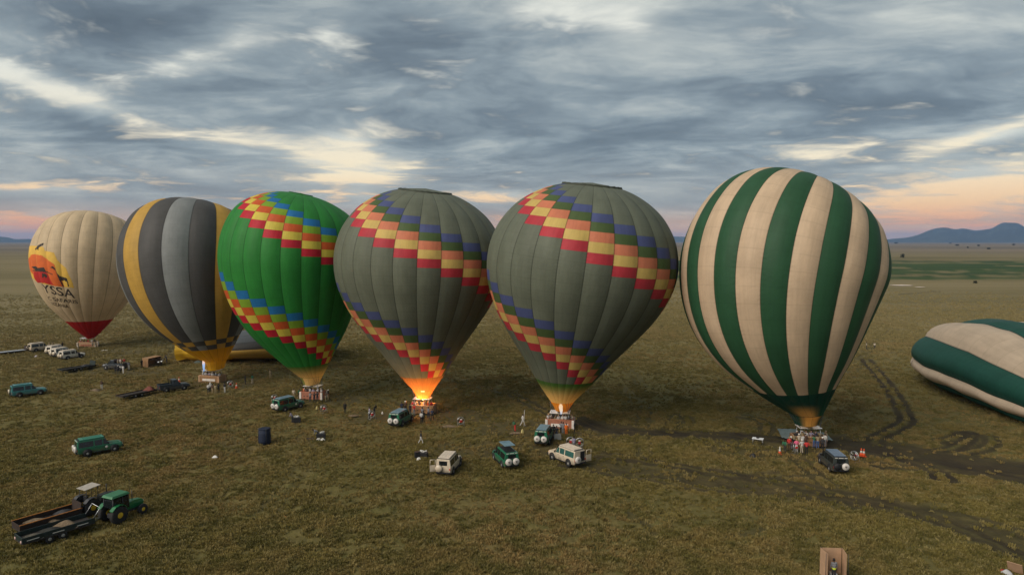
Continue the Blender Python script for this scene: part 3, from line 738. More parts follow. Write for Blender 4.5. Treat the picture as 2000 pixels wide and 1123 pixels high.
# --- grey, charcoal and yellow balloon
b2, e2 = setup((415, 745), (420, 703), (378.3, 520), 133.5, (394, 403.6), 18, R(-23), (2, 6.5), .03, seed=2)
pat2 = [F_gry, F_blk, F_yel, F_blk]
def cell2(k, r):
    g = pat2[(k if k < 9 else k - 18) % 4]
    if r < 3: return F_yel2, False
    if r == 3: return (F_yel if g is F_yel else g), g is F_yel
    if r == 4: return (F_blk if g in (F_yel, F_gry) else F_yel), True
    return g, False
B2 = make_balloon('balloon striped in grey, charcoal and yellow with a checkered hem', b2, e2, cell2, 36, 3)
# --- bright green balloon
def band_colors(tagn, cols): return [fabric('panel_%s_%d' % (tagn, i), c) for i, c in enumerate(cols)]
def helix_cell(env, basem, cols, endm, py0, rows, lo, hi):
    """two stepped bands that wind down the envelope one row a gore; the upper red panel of the front gore shows at height py0"""
    best = min(np.linspace(.3, .9, 400), key=lambda sv: abs(proj(env.pt(0, .5, sv))[1] - py0)); r0 = int(best * rows)
    def f(k, r):
        if r < lo: return endm, False
        if r > hi: return basem, False
        kk = k if k < 12 else k - 24
        for band in (0, 13):
            q = r + kk + band - r0
            if 0 <= q < 5: return cols[q], True
        return basem, False
    return f
F_green = fabric('cloth_green', (0.032, 0.245, 0.042)); F_greenMix = fabric('cloth_green_to_cream', (0.035, 0.16, 0.02), (0.62, 0.42, 0.15), transl=.35)  # lowest rows go from green to cream towards the mouth
C3 = band_colors('bright', [(0.58, 0.022, 0.040), (0.76, 0.60, 0.085), (0.68, 0.120, 0.030), (0.24, 0.40, 0.035), (0.024, 0.18, 0.44)])
b3, e3 = setup((612, 778), (608, 734), (573.2, 500), 138.3, (588, 377.4), 24, R(-8.5), (1, 1), .022, seed=3)
def blend_lo(a, b):
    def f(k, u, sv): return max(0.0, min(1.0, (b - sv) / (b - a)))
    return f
B3 = make_balloon('bright green balloon with two stepped bands of red, yellow and blue panels', b3, e3, helix_cell(e3, F_green, C3, F_greenMix, 477, 30, 2, 26), 30, 3, blend=blend_lo(.015, .07))
# --- two olive grey balloons
F_olive = fabric('cloth_olive', (0.158, 0.176, 0.128)); F_oliveMix = fabric('cloth_olive_to_cream', (0.06, 0.17, 0.03), (0.66, 0.46, 0.17), transl=.35)  # second cloth turns from green to cream at the mouth
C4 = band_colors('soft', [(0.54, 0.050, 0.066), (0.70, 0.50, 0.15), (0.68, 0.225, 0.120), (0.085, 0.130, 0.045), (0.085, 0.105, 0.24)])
F_oliveG = fabric('cloth_olive_glow_tint', (0.15, 0.105, 0.05), (0.62, 0.24, 0.07), transl=.5)  # the burner's glow is put into the orange end tone
b4, e4 = setup((826, 805), (827, 760), (820.4, 515), 165.3, (831, 368.3), 24, R(-2), (2, 1.5), .022, prof='slim', seed=4)
B4 = make_balloon('olive grey balloon with soft stepped bands, its mouth glowing from a burning flame', b4, e4, helix_cell(e4, F_olive, C4, F_oliveG, 515, 30, 2, 26), 30, 3, blend=blend_lo(.0, .085))
b5, e5 = setup((1094, 834), (1098, 783), (1133.8, 512), 185.3, (1157, 357.1), 24, R(0), (0, -.8), .022, prof='slim', seed=5)
B5 = make_balloon('olive grey balloon with soft stepped bands, leaning right over an orange skirt', b5, e5, helix_cell(e5, F_olive, C4, F_oliveMix, 503, 30, 3, 26), 30, 3, blend=blend_lo(.035, .09))
# --- green and cream striped balloon
F_dg = fabric('cloth_forest', (0.030, 0.100, 0.046), wr=.16); F_tan = fabric('cloth_tan', (0.66, 0.49, 0.33))
F_dgGlow = fabric('cloth_forest_glow_tint', (0.008, 0.062, 0.040), (0.60, 0.36, 0.11), transl=.35)  # orange tone is flame glow painted into the cloth colour
b6, e6 = setup((1578, 868), (1574, 806), (1521.0, 490), 192.0, (1590, 365.7), 26, R(-5.5), (1.3, 3.6), .022, seed=6)
def cell6(k, r):
    if r < 3: return F_dgGlow, False
    return (F_dg if k % 2 == 0 else F_tan), False
def glow6(k, u, sv):  # painted glow spot centred on the front gores
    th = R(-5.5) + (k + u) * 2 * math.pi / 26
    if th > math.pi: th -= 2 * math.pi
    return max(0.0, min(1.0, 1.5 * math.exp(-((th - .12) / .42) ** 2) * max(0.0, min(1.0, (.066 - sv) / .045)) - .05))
B6 = make_balloon('forest green and cream striped balloon, farthest right and largest', b6, e6, cell6, 26, 4, blend=glow6)

# valve rims
valve(B3, e3, .955, F_green, .10); valve(B4, e4, .905, F_olive, .17); valve(B5, e5, .905, F_olive, .20); valve(B1, e1, .88, F_brown, .08)
# skirts
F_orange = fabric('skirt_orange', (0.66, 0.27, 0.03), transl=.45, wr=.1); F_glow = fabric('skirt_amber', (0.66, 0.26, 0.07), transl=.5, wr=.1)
F_sk3 = fabric('skirt_cream', (0.64, 0.44, 0.17), transl=.35, wr=.1); F_sk3g = fabric('skirt_green', (0.06, 0.16, 0.03), (0.6, .42, .15), wr=.1)
skirt(B1, e1, lambda k: F_red, .8, .8, cup=.4)
skirt(B2, e2, lambda k: F_yel2, .6, e2.rr[0] * .8, cup=1.1)
skirt(B3, e3, lambda k: F_sk3 if 5 <= k <= 8 else F_sk3g, .5, e3.rr[0] * .72, cup=.8, blend=lambda a, f, c: .25)
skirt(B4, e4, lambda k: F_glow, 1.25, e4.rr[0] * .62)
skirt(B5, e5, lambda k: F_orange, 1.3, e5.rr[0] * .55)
F_sk6 = fabric('skirt_forest_glow_tint', (0.008, 0.055, 0.035), (0.58, 0.30, 0.07), transl=.35, wr=.1)  # orange front of this skirt is painted flame glow
skirt(B6, e6, lambda k: F_sk6, .9, e6.rr[0] * .72, cup=.5, blend=lambda a, f, c: max(0, min(1, 1.6 * math.exp(-((a + .05) / .55) ** 2) - .15)))

# baskets; yaw of each basket
c_ = basket(B1, 4.2, 1.7, 1.15, R(8), padm, padw, redpad); cables(B1, e1, c_)
c_ = basket(B2, 4.3, 2.0, 1.2, R(-14), wickm, padm, padw); cables(B2, e2, c_)
c_ = basket(B3, 3.9, 1.8, 1.2, R(-10), redpad, padw); cables(B3, e3, c_)
c_ = basket(B4, 3.7, 1.9, 1.2, R(-8), wickm, wickd); cables(B4, e4, c_)
c_ = basket(B5, 3.9, 1.9, 1.25, R(-9), redpad, padw, padw); cables(B5, e5, c_)
c_ = basket(B6, 3.9, 1.8, 1.2, R(-3), wickm, wickd, frame_h=2.25); cables(B6, e6, c_)
def rel(root, p_): return Vector(p_) - root.location
flame(B2, (-.75, -1.75, 2.1), 2.8, .22, flame_blue); lamp(B2, (0, -.2, 5.6), 30, (1, .6, .3), .3)
flame(B4, (0, -.2, 2.5), 3.4, .42, flame_hot)
lamp(B4, (0, -.9, 6.8), 360, (1, .42, .13), .15); lamp(B4, (0, -.8, 4.3), 45, (1, .46, .16), .15); lamp(B4, (0, -.2, 2.42), 1000, (1, .40, .11), .25)  # two upper lamps added ahead of the flame for cloth hot spots
flame(B5, (.0, -1.45, 2.15), 1.9, .26, flame_pale); lamp(B5, (0, 0, 5.0), 70, (1, .6, .25), .3)
lamp(B3, (0, 0, 4.6), 40, (1, .62, .28), .25); lamp(B6, (0, -.3, 5.4), 35, (1, .58, .24), .3)
for x in (-.18, .18): flame(B6, (x, 0, 2.75), .45, .06, flame_pale)

# picture and lettering on the cream balloon: drawn in (angle, height) of the cloth itself
INK = mat('print_ink', (0.030, 0.020, 0.014), .7); P_yel = mat('print_yellow', (0.66, 0.40, 0.06), .7, vscale=.6); P_org = mat('print_orange', (0.60, 0.115, 0.015), .7, vscale=.6); P_red = mat('print_red', (0.42, 0.012, 0.008), .7, vscale=.6)
def inside(poly, x, y):
    c = False; j = len(poly) - 1
    for i in range(len(poly)):
        if (poly[i][1] > y) != (poly[j][1] > y) and x < (poly[j][0] - poly[i][0]) * (y - poly[i][1]) / (poly[j][1] - poly[i][1]) + poly[i][0]: c = not c
        j = i
    return c
def k_of(env, th): return (th - env.phase) / (2 * math.pi / env.n)
def surf(env, th, sv, off):
    k = k_of(env, th); f = math.floor(k); return env.pt(f, k - f, sv, off)
def decal(root, env, poly, m_, off, name='print'):
    """poly in (x metres round the balloon from the camera-facing line, s); a fine cloth grid is cut to the outline"""
    xs = [q[0] for q in poly]; ys = [q[1] for q in poly]; org = root.location; mb = MB(); idx = {}
    nx, ny = 90, 90; x0, x1, y0, y1 = min(xs), max(xs), min(ys), max(ys)
    nx = max(8, min(110, int((x1 - x0) / .10))); ny = max(8, min(110, int((y1 - y0) * env.L / .10)))
    vs, fs = [], []
    def vid(i, j):
        if (i, j) not in idx:
            idx[(i, j)] = len(vs); vs.append(surf(env, (x0 + (x1 - x0) * i / nx) / env.R, y0 + (y1 - y0) * j / ny, off) - org)
        return idx[(i, j)]
    for j in range(ny):
        for i in range(nx):
            if inside(poly, x0 + (x1 - x0) * (i + .5) / nx, y0 + (y1 - y0) * (j + .5) / ny): fs.append((vid(i, j), vid(i + 1, j), vid(i + 1, j + 1), vid(i, j + 1)))
    mb.add(vs, fs, True); return mb.build(name, m_, root)
def text_on(root, env, txt, size, th0, s0, off, m_, dth=1.0, squash=1.0, drop=0.0, bold=.012):
    cu = bpy.data.curves.new('lettering', 'FONT'); cu.body = txt; cu.size = size; cu.offset = bold * size; cu.resolution_u = 4
    tmp = bpy.data.objects.new('tmp', cu); COL.objects.link(tmp); dg = bpy.context.evaluated_depsgraph_get()
    me = bpy.data.meshes.new_from_object(tmp.evaluated_get(dg)); bpy.data.objects.remove(tmp)
    bm = bmesh.new(); bm.from_mesh(me); bmesh.ops.triangulate(bm, faces=bm.faces[:])
    bmesh.ops.subdivide_edges(bm, edges=[e for e in bm.edges if e.calc_length() > .35], cuts=2, use_grid_fill=False); bmesh.ops.triangulate(bm, faces=bm.faces[:])
    for v_ in bm.verts:
        x, y = v_.co.x, v_.co.y * squash
        sv = s0 + (y - x * drop) / env.L; v_.co = surf(env, th0 + x * dth / env.R, sv, off) - root.location
    bm.to_mesh(me); bm.free(); me.materials.clear(); me.materials.append(None)
    return ob('lettering', me, m_, root)
def px_to_ts(env, px, py):
    """(x round, s) of the cloth point that shows at a pixel, by search over the front"""
    best = None
    for th in np.linspace(-1.5, 1.5, 61):
        for sv in np.linspace(.02, .97, 60):
            q = surf(env, th, sv, 0); d = q - Vector((0, 0, CAMH)); yc = d.y * math.cos(PITCH) - d.z * math.sin(PITCH); zc_ = d.y * math.sin(PITCH) + d.z * math.cos(PITCH)
            e_ = (1000 + FPX * d.x / yc - px) ** 2 + (561.5 - FPX * zc_ / yc - py) ** 2
            if best is None or e_ < best[0]: best = (e_, th, sv)
    return best[1] * env.R, best[2]
_cache = {}
def build_picture():
    ths = np.linspace(-1.14, .9, 90); svs = np.linspace(.05, .97, 110)
    tab = []
    for th in ths:
        for sv in svs:
            q = surf(e1, th, sv, 0); d = q - Vector((0, 0, CAMH)); yc = d.y * math.cos(PITCH) - d.z * math.sin(PITCH); zc_ = d.y * math.sin(PITCH) + d.z * math.cos(PITCH)
            tab.append((1000 + FPX * d.x / yc, 561.5 - FPX * zc_ / yc, th * e1.R, sv))
    tab = np.array(tab)
    def pp(px, py):
        d = np.hypot(tab[:, 0] - px, tab[:, 1] - py); i = np.argsort(d)[:4]; w = 1 / (d[i] + .05)
        return (float((tab[i, 2] * w).sum() / w.sum()), float((tab[i, 3] * w).sum() / w.sum()))
    Z = lambda L: [pp(40 + x / 7.02, 460 + y / 7.02) for x, y in L]
    yl = Z([(120, 145), (320, 160), (330, 210), (455, 235), (500, 330), (560, 395), (625, 440), (650, 520), (690, 590), (715, 660), (735, 720), (600, 705), (330, 670), (240, 640), (180, 560), (130, 430), (120, 300)])
    og = Z([(120, 330), (140, 280), (190, 258), (305, 275), (335, 310), (465, 395), (500, 510), (560, 600), (605, 705), (455, 690), (330, 655), (240, 642), (190, 570), (140, 470)])
    rd = Z([(185, 500), (350, 490), (400, 590), (460, 690), (330, 655), (240, 642), (195, 580)])
    decal(B1, e1, yl, P_yel, .012); decal(B1, e1, og, P_org, .022); decal(B1, e1, rd, P_red, .032)
    bird = Z([(200, 180), (225, 160), (300, 108), (322, 106), (310, 130), (255, 172), (245, 205), (230, 185), (205, 195)])
    gir = Z([(410, 440), (440, 422), (465, 440), (500, 510), (540, 555), (640, 585), (655, 640), (668, 700), (652, 700), (640, 640), (600, 610), (560, 620), (600, 700), (585, 700), (530, 600), (485, 490), (450, 450)])
    wil = Z([(160, 430), (210, 420), (235, 440), (320, 435), (350, 485), (450, 530), (440, 540), (370, 505), (250, 495), (170, 485), (205, 465)])
    zeb = Z([(300, 520), (360, 530), (372, 570), (350, 585), (330, 560), (310, 585), (302, 575)])
    for q in (bird, gir, wil, zeb): decal(B1, e1, q, INK, .045)
    def line(txt, a, b, hpx):
        (xa, sa), (xb, sb) = Z([a]), Z([b])
        return (xa, sa), (xb, sb)
    for txt, a, b, hp in (('YSSA', (335, 780), (750, 858), 112), ('C SAFARIS', (395, 880), (785, 938), 52), ('NZANIA', (450, 950), (668, 995), 46)):
        (xa, sa), = Z([a]); (xb, sb), = Z([b]); (xt, st), = Z([(a[0], a[1] - hp)]); (xr, sr), = Z([(b[0], b[1] - hp)])
        hh = max(.4, (sr - sb) * e1.L); wd = abs(xb - xa)
        size = hh / .70
        # measured width of the line at this size
        cu = bpy.data.curves.new('w', 'FONT'); cu.body = txt; cu.size = size; t_ = bpy.data.objects.new('w', cu); COL.objects.link(t_); bpy.context.view_layer.update(); w0 = t_.dimensions.x; bpy.data.objects.remove(t_)
        text_on(B1, e1, txt, size, xa / e1.R, sa, .02, INK, dth=wd / w0, drop=(sa - sb) * e1.L / w0)
build_picture()

# ------------------------------------------------------------------ envelopes lying on the grass
e7 = Env((77.5, 75, 1.6), (0, 0, 0), (0, 0, 0), 60.0, 13.0, 10, R(16), .07, up=(0.174, 0.985, 0), seed=7)
def flat7(q, sv, th):
    v_ = q.z - 1.6; zc_ = 1.2 + 3.0 * min(1.0, sv * 2.0)
    sag = .3 * math.sin(th * 5 + sv * 7) * math.sin(math.pi * sv)
    if v_ < 0:                     # the underside spreads on the ground
        lx, ly = .985, -.174; a = (q.x - 77.5) * lx + (q.y - 75) * ly; k_ = abs(math.sin(th)) ** -.55 if abs(math.sin(th)) > .12 else .12 ** -.55
        q = q + Vector((lx, ly, 0)) * (a * (min(k_, 2.6) - 1))
    crease = .10 * math.sin(sv * 46 + 2.0 * math.sin(th * 2)) * math.sin(math.pi * sv) * abs(math.cos(th * 1.5))
    return Vector((q.x, q.y, max(.02, zc_ + crease + (v_ * .64 + sag if v_ > 0 else v_ * .32))))
e7.flat = flat7
def cell7(k, r): return (F_tan7 if k % 2 == 0 else F_dg7), False
F_tan7 = fabric('cloth_ivory', (0.60, 0.47, 0.34), wr=.22); F_dg7 = fabric('cloth_pine', (0.016, 0.085, 0.060), wr=.3)
B7 = make_balloon('half inflated green and ivory striped balloon lying on the grass at the right edge', (77.5, 75, 0), e7, cell7, 20, 8, group='balloons lying on the grass')
text_on(B7, e7, '5H-MYP', 1.0, -1.92, .74, .12, INK, dth=1.0)
e8 = Env((-72.5, 147, 2.4), (0, 0, 0), (0, 0, 0), 34.0, 9.2, 14, 0.0, .018, up=(0.985, 0.17, 0), seed=8)
e8.rr = np.maximum(e8.rr, 2.7 * np.clip(1 - e8.zz / 30.0, 0, 1) * (e8.zz < 25))
def flat8(q, sv, th):
    v_ = q.z - 2.4; zc_ = 2.3 + 1.2 * min(1.0, sv * 2)
    return Vector((q.x, q.y, max(.02, zc_ + (v_ * (.85 - .45 * min(1, sv * 3)) if v_ > 0 else v_ * (.8 - .45 * min(1, sv * 3))))))
e8.flat = flat8
F_yel8 = fabric('cloth_lemon', (0.72, 0.44, 0.035), wr=.25); F_yel8b = fabric('cloth_amber', (0.60, 0.37, 0.08), wr=.2); F_sl = fabric('cloth_slate', (0.15, 0.165, 0.175), wr=.2)
def cell8(k, r):
    if r < 8: return F_yel8, False
    th = math.degrees((k + .5) * 2 * math.pi / 14)
    if 185 < th < 250: return F_yel8b, False
    return (F_sl if th < 150 else F_blk), False
B8 = make_balloon('yellow mouthed grey balloon lying deflated behind the checkered hem balloon', (-72.5, 147, 0), e8, cell8, 24, 3, group='balloons lying on the grass')
# its basket lies on its side before the mouth
def lying_basket(root, loc, rz):
    h = bpy.data.objects.new('basket', None)
    mb = MB(); L, Wd, Hb, t = 3.4, 1.9, 1.3, .1
    mb.box((0, 0, Hb / 2), (.12, L, Wd)) if False else None
    mb.box((0, 0, Wd / 2), (.14, L, Wd))
    for y in (-1, 1): mb.box((Hb / 2 + .07, y * (L / 2 - t / 2), Wd / 2), (Hb, t, Wd))
    for z in (.05, Wd - .05): mb.box((Hb / 2 + .07, 0, z), (Hb, L - 2 * t - .006, t))
    o = mb.build('basket', wickm, root); o.location = loc; o.rotation_euler = (0, 0, rz)
    for i in range(4):
        for j in range(2): MB().box((-.075, (i - 1.5) * .72, .55 + j * .75), (.03, .34, .28)).build('foot_hole', dkst, o)
    MB().tube([(Hb + .1, -L / 2 + .05, .05), (Hb + .1, L / 2 - .05, .05), (Hb + .1, L / 2 - .05, Wd - .05), (Hb + .1, -L / 2 + .05, Wd - .05)], .09, 6, close=True).build('rim', padm, o)
    fr = MB(); 
    for y in (-1, 1):
        for z in (.35, Wd - .35): fr.tube([(Hb, y * 1.2, z), (Hb + 1.3, y * .8, z)], .04, 6)
    fr.tube([(Hb + 1.3, -.8, .35), (Hb + 1.3, .8, .35), (Hb + 1.3, .8, Wd - .35), (Hb + 1.3, -.8, Wd - .35)], .045, 6, close=True)
    fr.build('burner_frame', dkst, o)
    for y in (-.4, .4): MB().lathe([(.08, 0), (.2, .06), (.2, .5), (.15, .55)], 12, 'X', (Hb + 1.25, y, Wd / 2)).build('burner', steel, o)
    bpy.data.objects.remove(h)
g = G(292, 714); lying_basket(B8, g - B8.location, R(-18))
for a in (-1.2, -.4, .5, 1.3): MB().tube([G(318, 712) - B8.location + Vector((0, a, 1.0 + .4 * a)), e8.pt(int(7 + a * 2) % 14, 0, .003) - B8.location], .025, 4).build('cable', ropem, B8)

# ------------------------------------------------------------------ people
def capsule(bm, a, b, ra, rb, n=10):
    a, b = Vector(a), Vector(b); d = b - a; L = d.length
    if L < 1e-5: d = Vector((0, 0, 1))
    q = d.to_track_quat('Z', 'Y').to_matrix().to_4x4()
    if L > 1e-4: bmesh.ops.create_cone(bm, cap_ends=True, segments=n, radius1=ra, radius2=rb, depth=L, matrix=Matrix.Translation((a + b) / 2) @ q)
    for c, r_ in ((a, ra), (b, rb)): bmesh.ops.create_icosphere(bm, subdivisions=1 if r_ < .03 else 2, radius=r_, matrix=Matrix.Translation(c))
SKIN, TOP, BOT, SHOE, HAIR = range(5)
def person_mesh(pose, hat=False):
    """one continuous figure, facing -Y, 1.75 m tall; regions get their own material slot"""
    lean = {'bend': 62, 'stoop': 28}.get(pose, 3); la = R(lean)
    hip = Vector((0, 0, .92)); drop = {'bend': -.04}.get(pose, 0); hip.z += drop
    def T(x, y, z):                 # torso frame, leaning forward about the hips
        return hip + Vector((x, y * math.cos(la) - z * math.sin(la), z * math.cos(la) + y * math.sin(la)))
    prims = []
    def add(a, b, ra, rb, reg): prims.append((Vector(a), Vector(b), ra, rb, reg))
    add(T(-.075, 0, .0), T(.075, 0, .0), .115, .115, BOT); add(T(0, .0, .08), T(0, 0, .24), .125, .135, TOP)
    add(T(-.06, 0, .30), T(.06, 0, .30), .13, .13, TOP); add(T(-.10, .01, .43), T(.10, .01, .43), .105, .105, TOP)
    add(T(-.17, .01, .50), T(.17, .01, .50), .06, .06, TOP); add(T(0, .01, .50), T(0, .0, .62), .055, .05, SKIN)
    add(T(0, -.015, .68), T(0, -.005, .73), .082, .092, SKIN); add(T(0, -.03, .655), T(0, -.035, .66), .062, .06, SKIN)
    add(T(0, -.105, .69), T(0, -.112, .685), .014, .016, SKIN)
    for s_ in (-1, 1): add(T(s_ * .09, .0, .685), T(s_ * .092, .0, .70), .018, .018, SKIN)
    add(T(0, .02, .745), T(0, .012, .76), .096, .09, HAIR); add(T(0, .05, .70), T(0, .045, .72), .07, .075, HAIR)
    if hat: add(T(-.08, -.03, .775), T(.08, -.03, .775), .07, .07, HAIR)
    arms = {'stand': [((.235, .0, .24), (.245, -.06, -.01))] * 2, 'hips': [((.34, .06, .27), (.18, -.06, .08))] * 2,
            'walk': [((.24, -.09, .25), (.24, -.24, .05)), ((.24, .12, .25), (.25, .10, -.01))], 'reach': [((.24, -.18, .36), (.20, -.42, .40))] * 2,
            'bend': [((.20, -.22, .36), (.17, -.42, .30))] * 2, 'stoop': [((.22, -.16, .30), (.16, -.36, .22))] * 2,
            'wave': [((.30, -.05, .66), (.24, -.14, .90)), ((.24, .0, .25), (.24, -.08, .0))], 'cross': [((.25, -.03, .25), (.06, -.17, .26))] * 2}[pose]
    for s_, (e_, w_) in zip((-1, 1), arms):
        sh = T(s_ * .185, .01, .485); el = T(s_ * e_[0], e_[1], e_[2]); wr = T(s_ * w_[0], w_[1], w_[2])
        add(sh, el, .058, .043, TOP); add(el, el.lerp(wr, .55), .042, .036, TOP); add(el.lerp(wr, .5), wr, .034, .027, SKIN)
        d = (wr - el).normalized(); side = d.cross(Vector((0, 1, 0.2))); side.normalize(); nrm = d.cross(side)
        palm = wr + d * .075; add(wr + d * .02, palm, .03, .036, SKIN)
        for i, (o_, ln) in enumerate(((-.03, .062), (-.011, .075), (.010, .07), (.029, .055))):
            kn = palm + side * o_ + d * ln * .55 + nrm * .008; add(palm + side * o_, kn, .0115, .0105, SKIN); add(kn, kn + d * ln * .4 + nrm * .022, .0105, .0095, SKIN)
        th = wr + d * .035 + side * (-.032 * s_); add(th, th + d * .04 + side * (-.03 * s_), .013, .011, SKIN)
    legs = {'walk': [((.10, -.20, .50), (.12, -.30, .09)), ((.10, .10, .50), (.12, .36, .11))], 'bend': [((.11, -.04, .48), (.13, .03, .09))] * 2}.get(pose, [((.095, -.015, .50), (.11, .02, .09)), ((.10, -.025, .50), (.12, -.02, .09))])
    for s_, (k_, a_) in zip((-1, 1), legs):
        h_ = hip + Vector((s_ * .09, 0, -.03)); kn = Vector((s_ * k_[0], k_[1], k_[2])); an = Vector((s_ * a_[0], a_[1], a_[2]))
        add(h_, kn, .092, .062, BOT); add(kn, kn.lerp(an, .45), .06, .062, BOT); add(kn.lerp(an, .4), an, .061, .045, BOT)
        add(an + Vector((0, .02, -.045)), an + Vector((s_ * .02, -.15, -.05)), .04, .036, SHOE)
    bm = bmesh.new()
    for a, b, ra, rb, _ in prims: capsule(bm, a, b, ra, rb)
    me = bpy.data.meshes.new('raw'); bm.to_mesh(me); bm.free(); o = bpy.data.objects.new('raw', me); COL.objects.link(o)
    md_ = o.modifiers.new('r', 'REMESH'); md_.mode = 'VOXEL'; md_.voxel_size = .0125; md_.use_smooth_shade = True
    dm = o.modifiers.new('d', 'DECIMATE'); dm.ratio = .14
    dg = bpy.context.evaluated_depsgraph_get(); out = bpy.data.meshes.new_from_object(o.evaluated_get(dg)); bpy.data.objects.remove(o)
    out.materials.clear()
    for _ in range(5): out.materials.append(None)
    n = len(out.polygons); cen = np.zeros(n * 3); out.polygons.foreach_get('center', cen); cen = cen.reshape(-1, 3); best = np.full(n, 9.0); reg = np.zeros(n, np.int32)
    for a, b, ra, rb, rg in prims:
        a_, b_ = np.array(a), np.array(b); ab = b_ - a_; t = np.clip(((cen - a_) @ ab) / max(ab @ ab, 1e-9), 0, 1)
        d = np.linalg.norm(cen - (a_ + t[:, None] * ab), axis=1) - (ra + (rb - ra) * t); k = d < best; best[k] = d[k]; reg[k] = rg
    out.polygons.foreach_set('material_index', reg); out.polygons.foreach_set('use_smooth', [True] * n); out.update()
    out.name = 'figure'
    return out
SK = [mat('skin_dark', (0.075, 0.040, 0.024), .55), mat('skin_light', (0.46, 0.27, 0.19), .55)]
CLO = {'white': (0.50, 0.48, 0.45), 'grey': (0.19, 0.19, 0.20), 'charcoal': (0.032, 0.032, 0.036), 'navy': (0.022, 0.028, 0.055), 'khaki': (0.30, 0.235, 0.135), 'red': (0.48, 0.035, 0.03), 'pink': (0.72, 0.13, 0.24),
       'green': (0.035, 0.15, 0.075), 'orange': (0.66, 0.13, 0.012), 'cream': (0.45, 0.38, 0.29), 'blue': (0.06, 0.11, 0.26), 'brown': (0.10, 0.055, 0.035), 'black': (0.014, 0.014, 0.016), 'lavender': (0.30, 0.27, 0.36)}
def cl(c): return mat('cloth_wear_' + c, CLO[c], .85, var=.15, vscale=7, bump=.3)
HAIRS = {'dark': mat('hair_dark', (0.015, 0.011, 0.009), .7), 'blond': mat('hair_blond', (0.30, 0.20, 0.09), .7), 'white': mat('hat_white', (0.66, 0.63, 0.58), .8), 'khaki': mat('hat_khaki', (0.26, 0.20, 0.12), .8)}
pc = [0]
def person(loc, label, pose='stand', face=0.0, top='khaki', bot='khaki', hair='dark', skin=0, group=None, h=None):
    me = cached(('person', pose, hair in ('white', 'khaki')), lambda: person_mesh(pose, hair in ('white', 'khaki')))
    pc[0] += 1; r_ = random.Random(pc[0] * 31)
    o = ob('person', me, [SK[skin], cl(top), cl(bot), cl('black'), HAIRS[hair]])
    o.location = loc; o.rotation_euler = (0, 0, R(face)); s_ = h or r_.uniform(.94, 1.02); o.scale = (s_, s_, s_)
    tag(o, label, 'person', group); return o
def crew(L, place):
    """L: (px, py, pose, face, top, bottom, hair, skin, words)"""
    for px, py, pose, face, top, bot, hair, skin, words in L: person(G(px, py), words, pose, face, top, bot, hair, skin, 'people around ' + place)
# passengers: stand in the baskets, seen above the rim
def passengers(root, L, Wd, rz, spec, words):
    M = Matrix.Rotation(rz, 4, 'Z')
    ORD = ['first', 'second', 'third', 'fourth', 'fifth', 'sixth', 'seventh', 'eighth', 'ninth']
    for i, (fx, fy, top, hair, skin, pose) in enumerate(spec):
        p_ = root.location + M @ Vector((fx * L / 2, fy * Wd / 2, .18)); row = sorted(q[0] for q in spec if (q[1] < .2) == (fy < .2))
        person(p_, '%s clothed passenger, %s from left in the %s row of %s' % (top, ORD[row.index(fx)], 'front' if fy < .2 else 'back', words), pose, random.Random(i * 7 + int(root.location.x)).uniform(-60, 60) if fy < 0 else random.Random(i).uniform(100, 260), top, 'khaki', hair, skin, 'passengers in ' + words)
passengers(B1, 4.2, 1.7, R(8), [(-.75, -.3, 'red', 'dark', 1, 'stand'), (-.35, -.3, 'brown', 'dark', 1, 'reach'), (.1, -.3, 'red', 'blond', 1, 'stand'), (.5, -.3, 'white', 'dark', 1, 'cross'), (.8, -.2, 'charcoal', 'dark', 0, 'stand'), (-.1, .4, 'brown', 'dark', 1, 'stand')], 'the far cream balloon basket')
passengers(B2, 4.3, 2.0, R(-14), [(-.8, -.35, 'white', 'white', 1, 'stand'), (-.5, -.4, 'white', 'dark', 1, 'cross'), (-.15, -.4, 'lavender', 'dark', 1, 'reach'), (.15, -.4, 'white', 'white', 1, 'cross'), (.5, -.4, 'grey', 'blond', 1, 'stand'), (.8, -.3, 'white', 'dark', 1, 'stand'), (-.6, .4, 'charcoal', 'dark', 0, 'stand'), (.0, .4, 'navy', 'dark', 1, 'stand'), (.6, .45, 'charcoal', 'dark', 1, 'stand')], 'the checkered hem balloon basket')
passengers(B3, 3.9, 1.8, R(-10), [(-.8, -.2, 'orange', 'dark', 0, 'stand'), (-.45, -.35, 'charcoal', 'dark', 1, 'reach'), (-.2, -.4, 'white', 'dark', 1, 'stand'), (.1, -.4, 'lavender', 'blond', 1, 'cross'), (.5, -.4, 'white', 'white', 1, 'reach'), (.8, -.3, 'white', 'white', 1, 'stand'), (.3, .4, 'black', 'dark', 0, 'wave'), (-.3, .4, 'black', 'dark', 0, 'stand')], 'the bright green balloon basket')
passengers(B4, 3.7, 1.9, R(-8), [(-.8, -.3, 'red', 'dark', 1, 'stand'), (-.5, -.4, 'white', 'dark', 1, 'cross'), (-.2, -.4, 'navy', 'dark', 0, 'reach'), (.15, -.4, 'grey', 'dark', 1, 'stand'), (.5, -.4, 'orange', 'blond', 1, 'cross'), (.75, -.3, 'red', 'dark', 1, 'stand'), (-.5, .4, 'charcoal', 'dark', 1, 'stand'), (.1, .4, 'black', 'dark', 0, 'wave')], 'the burning balloon basket')
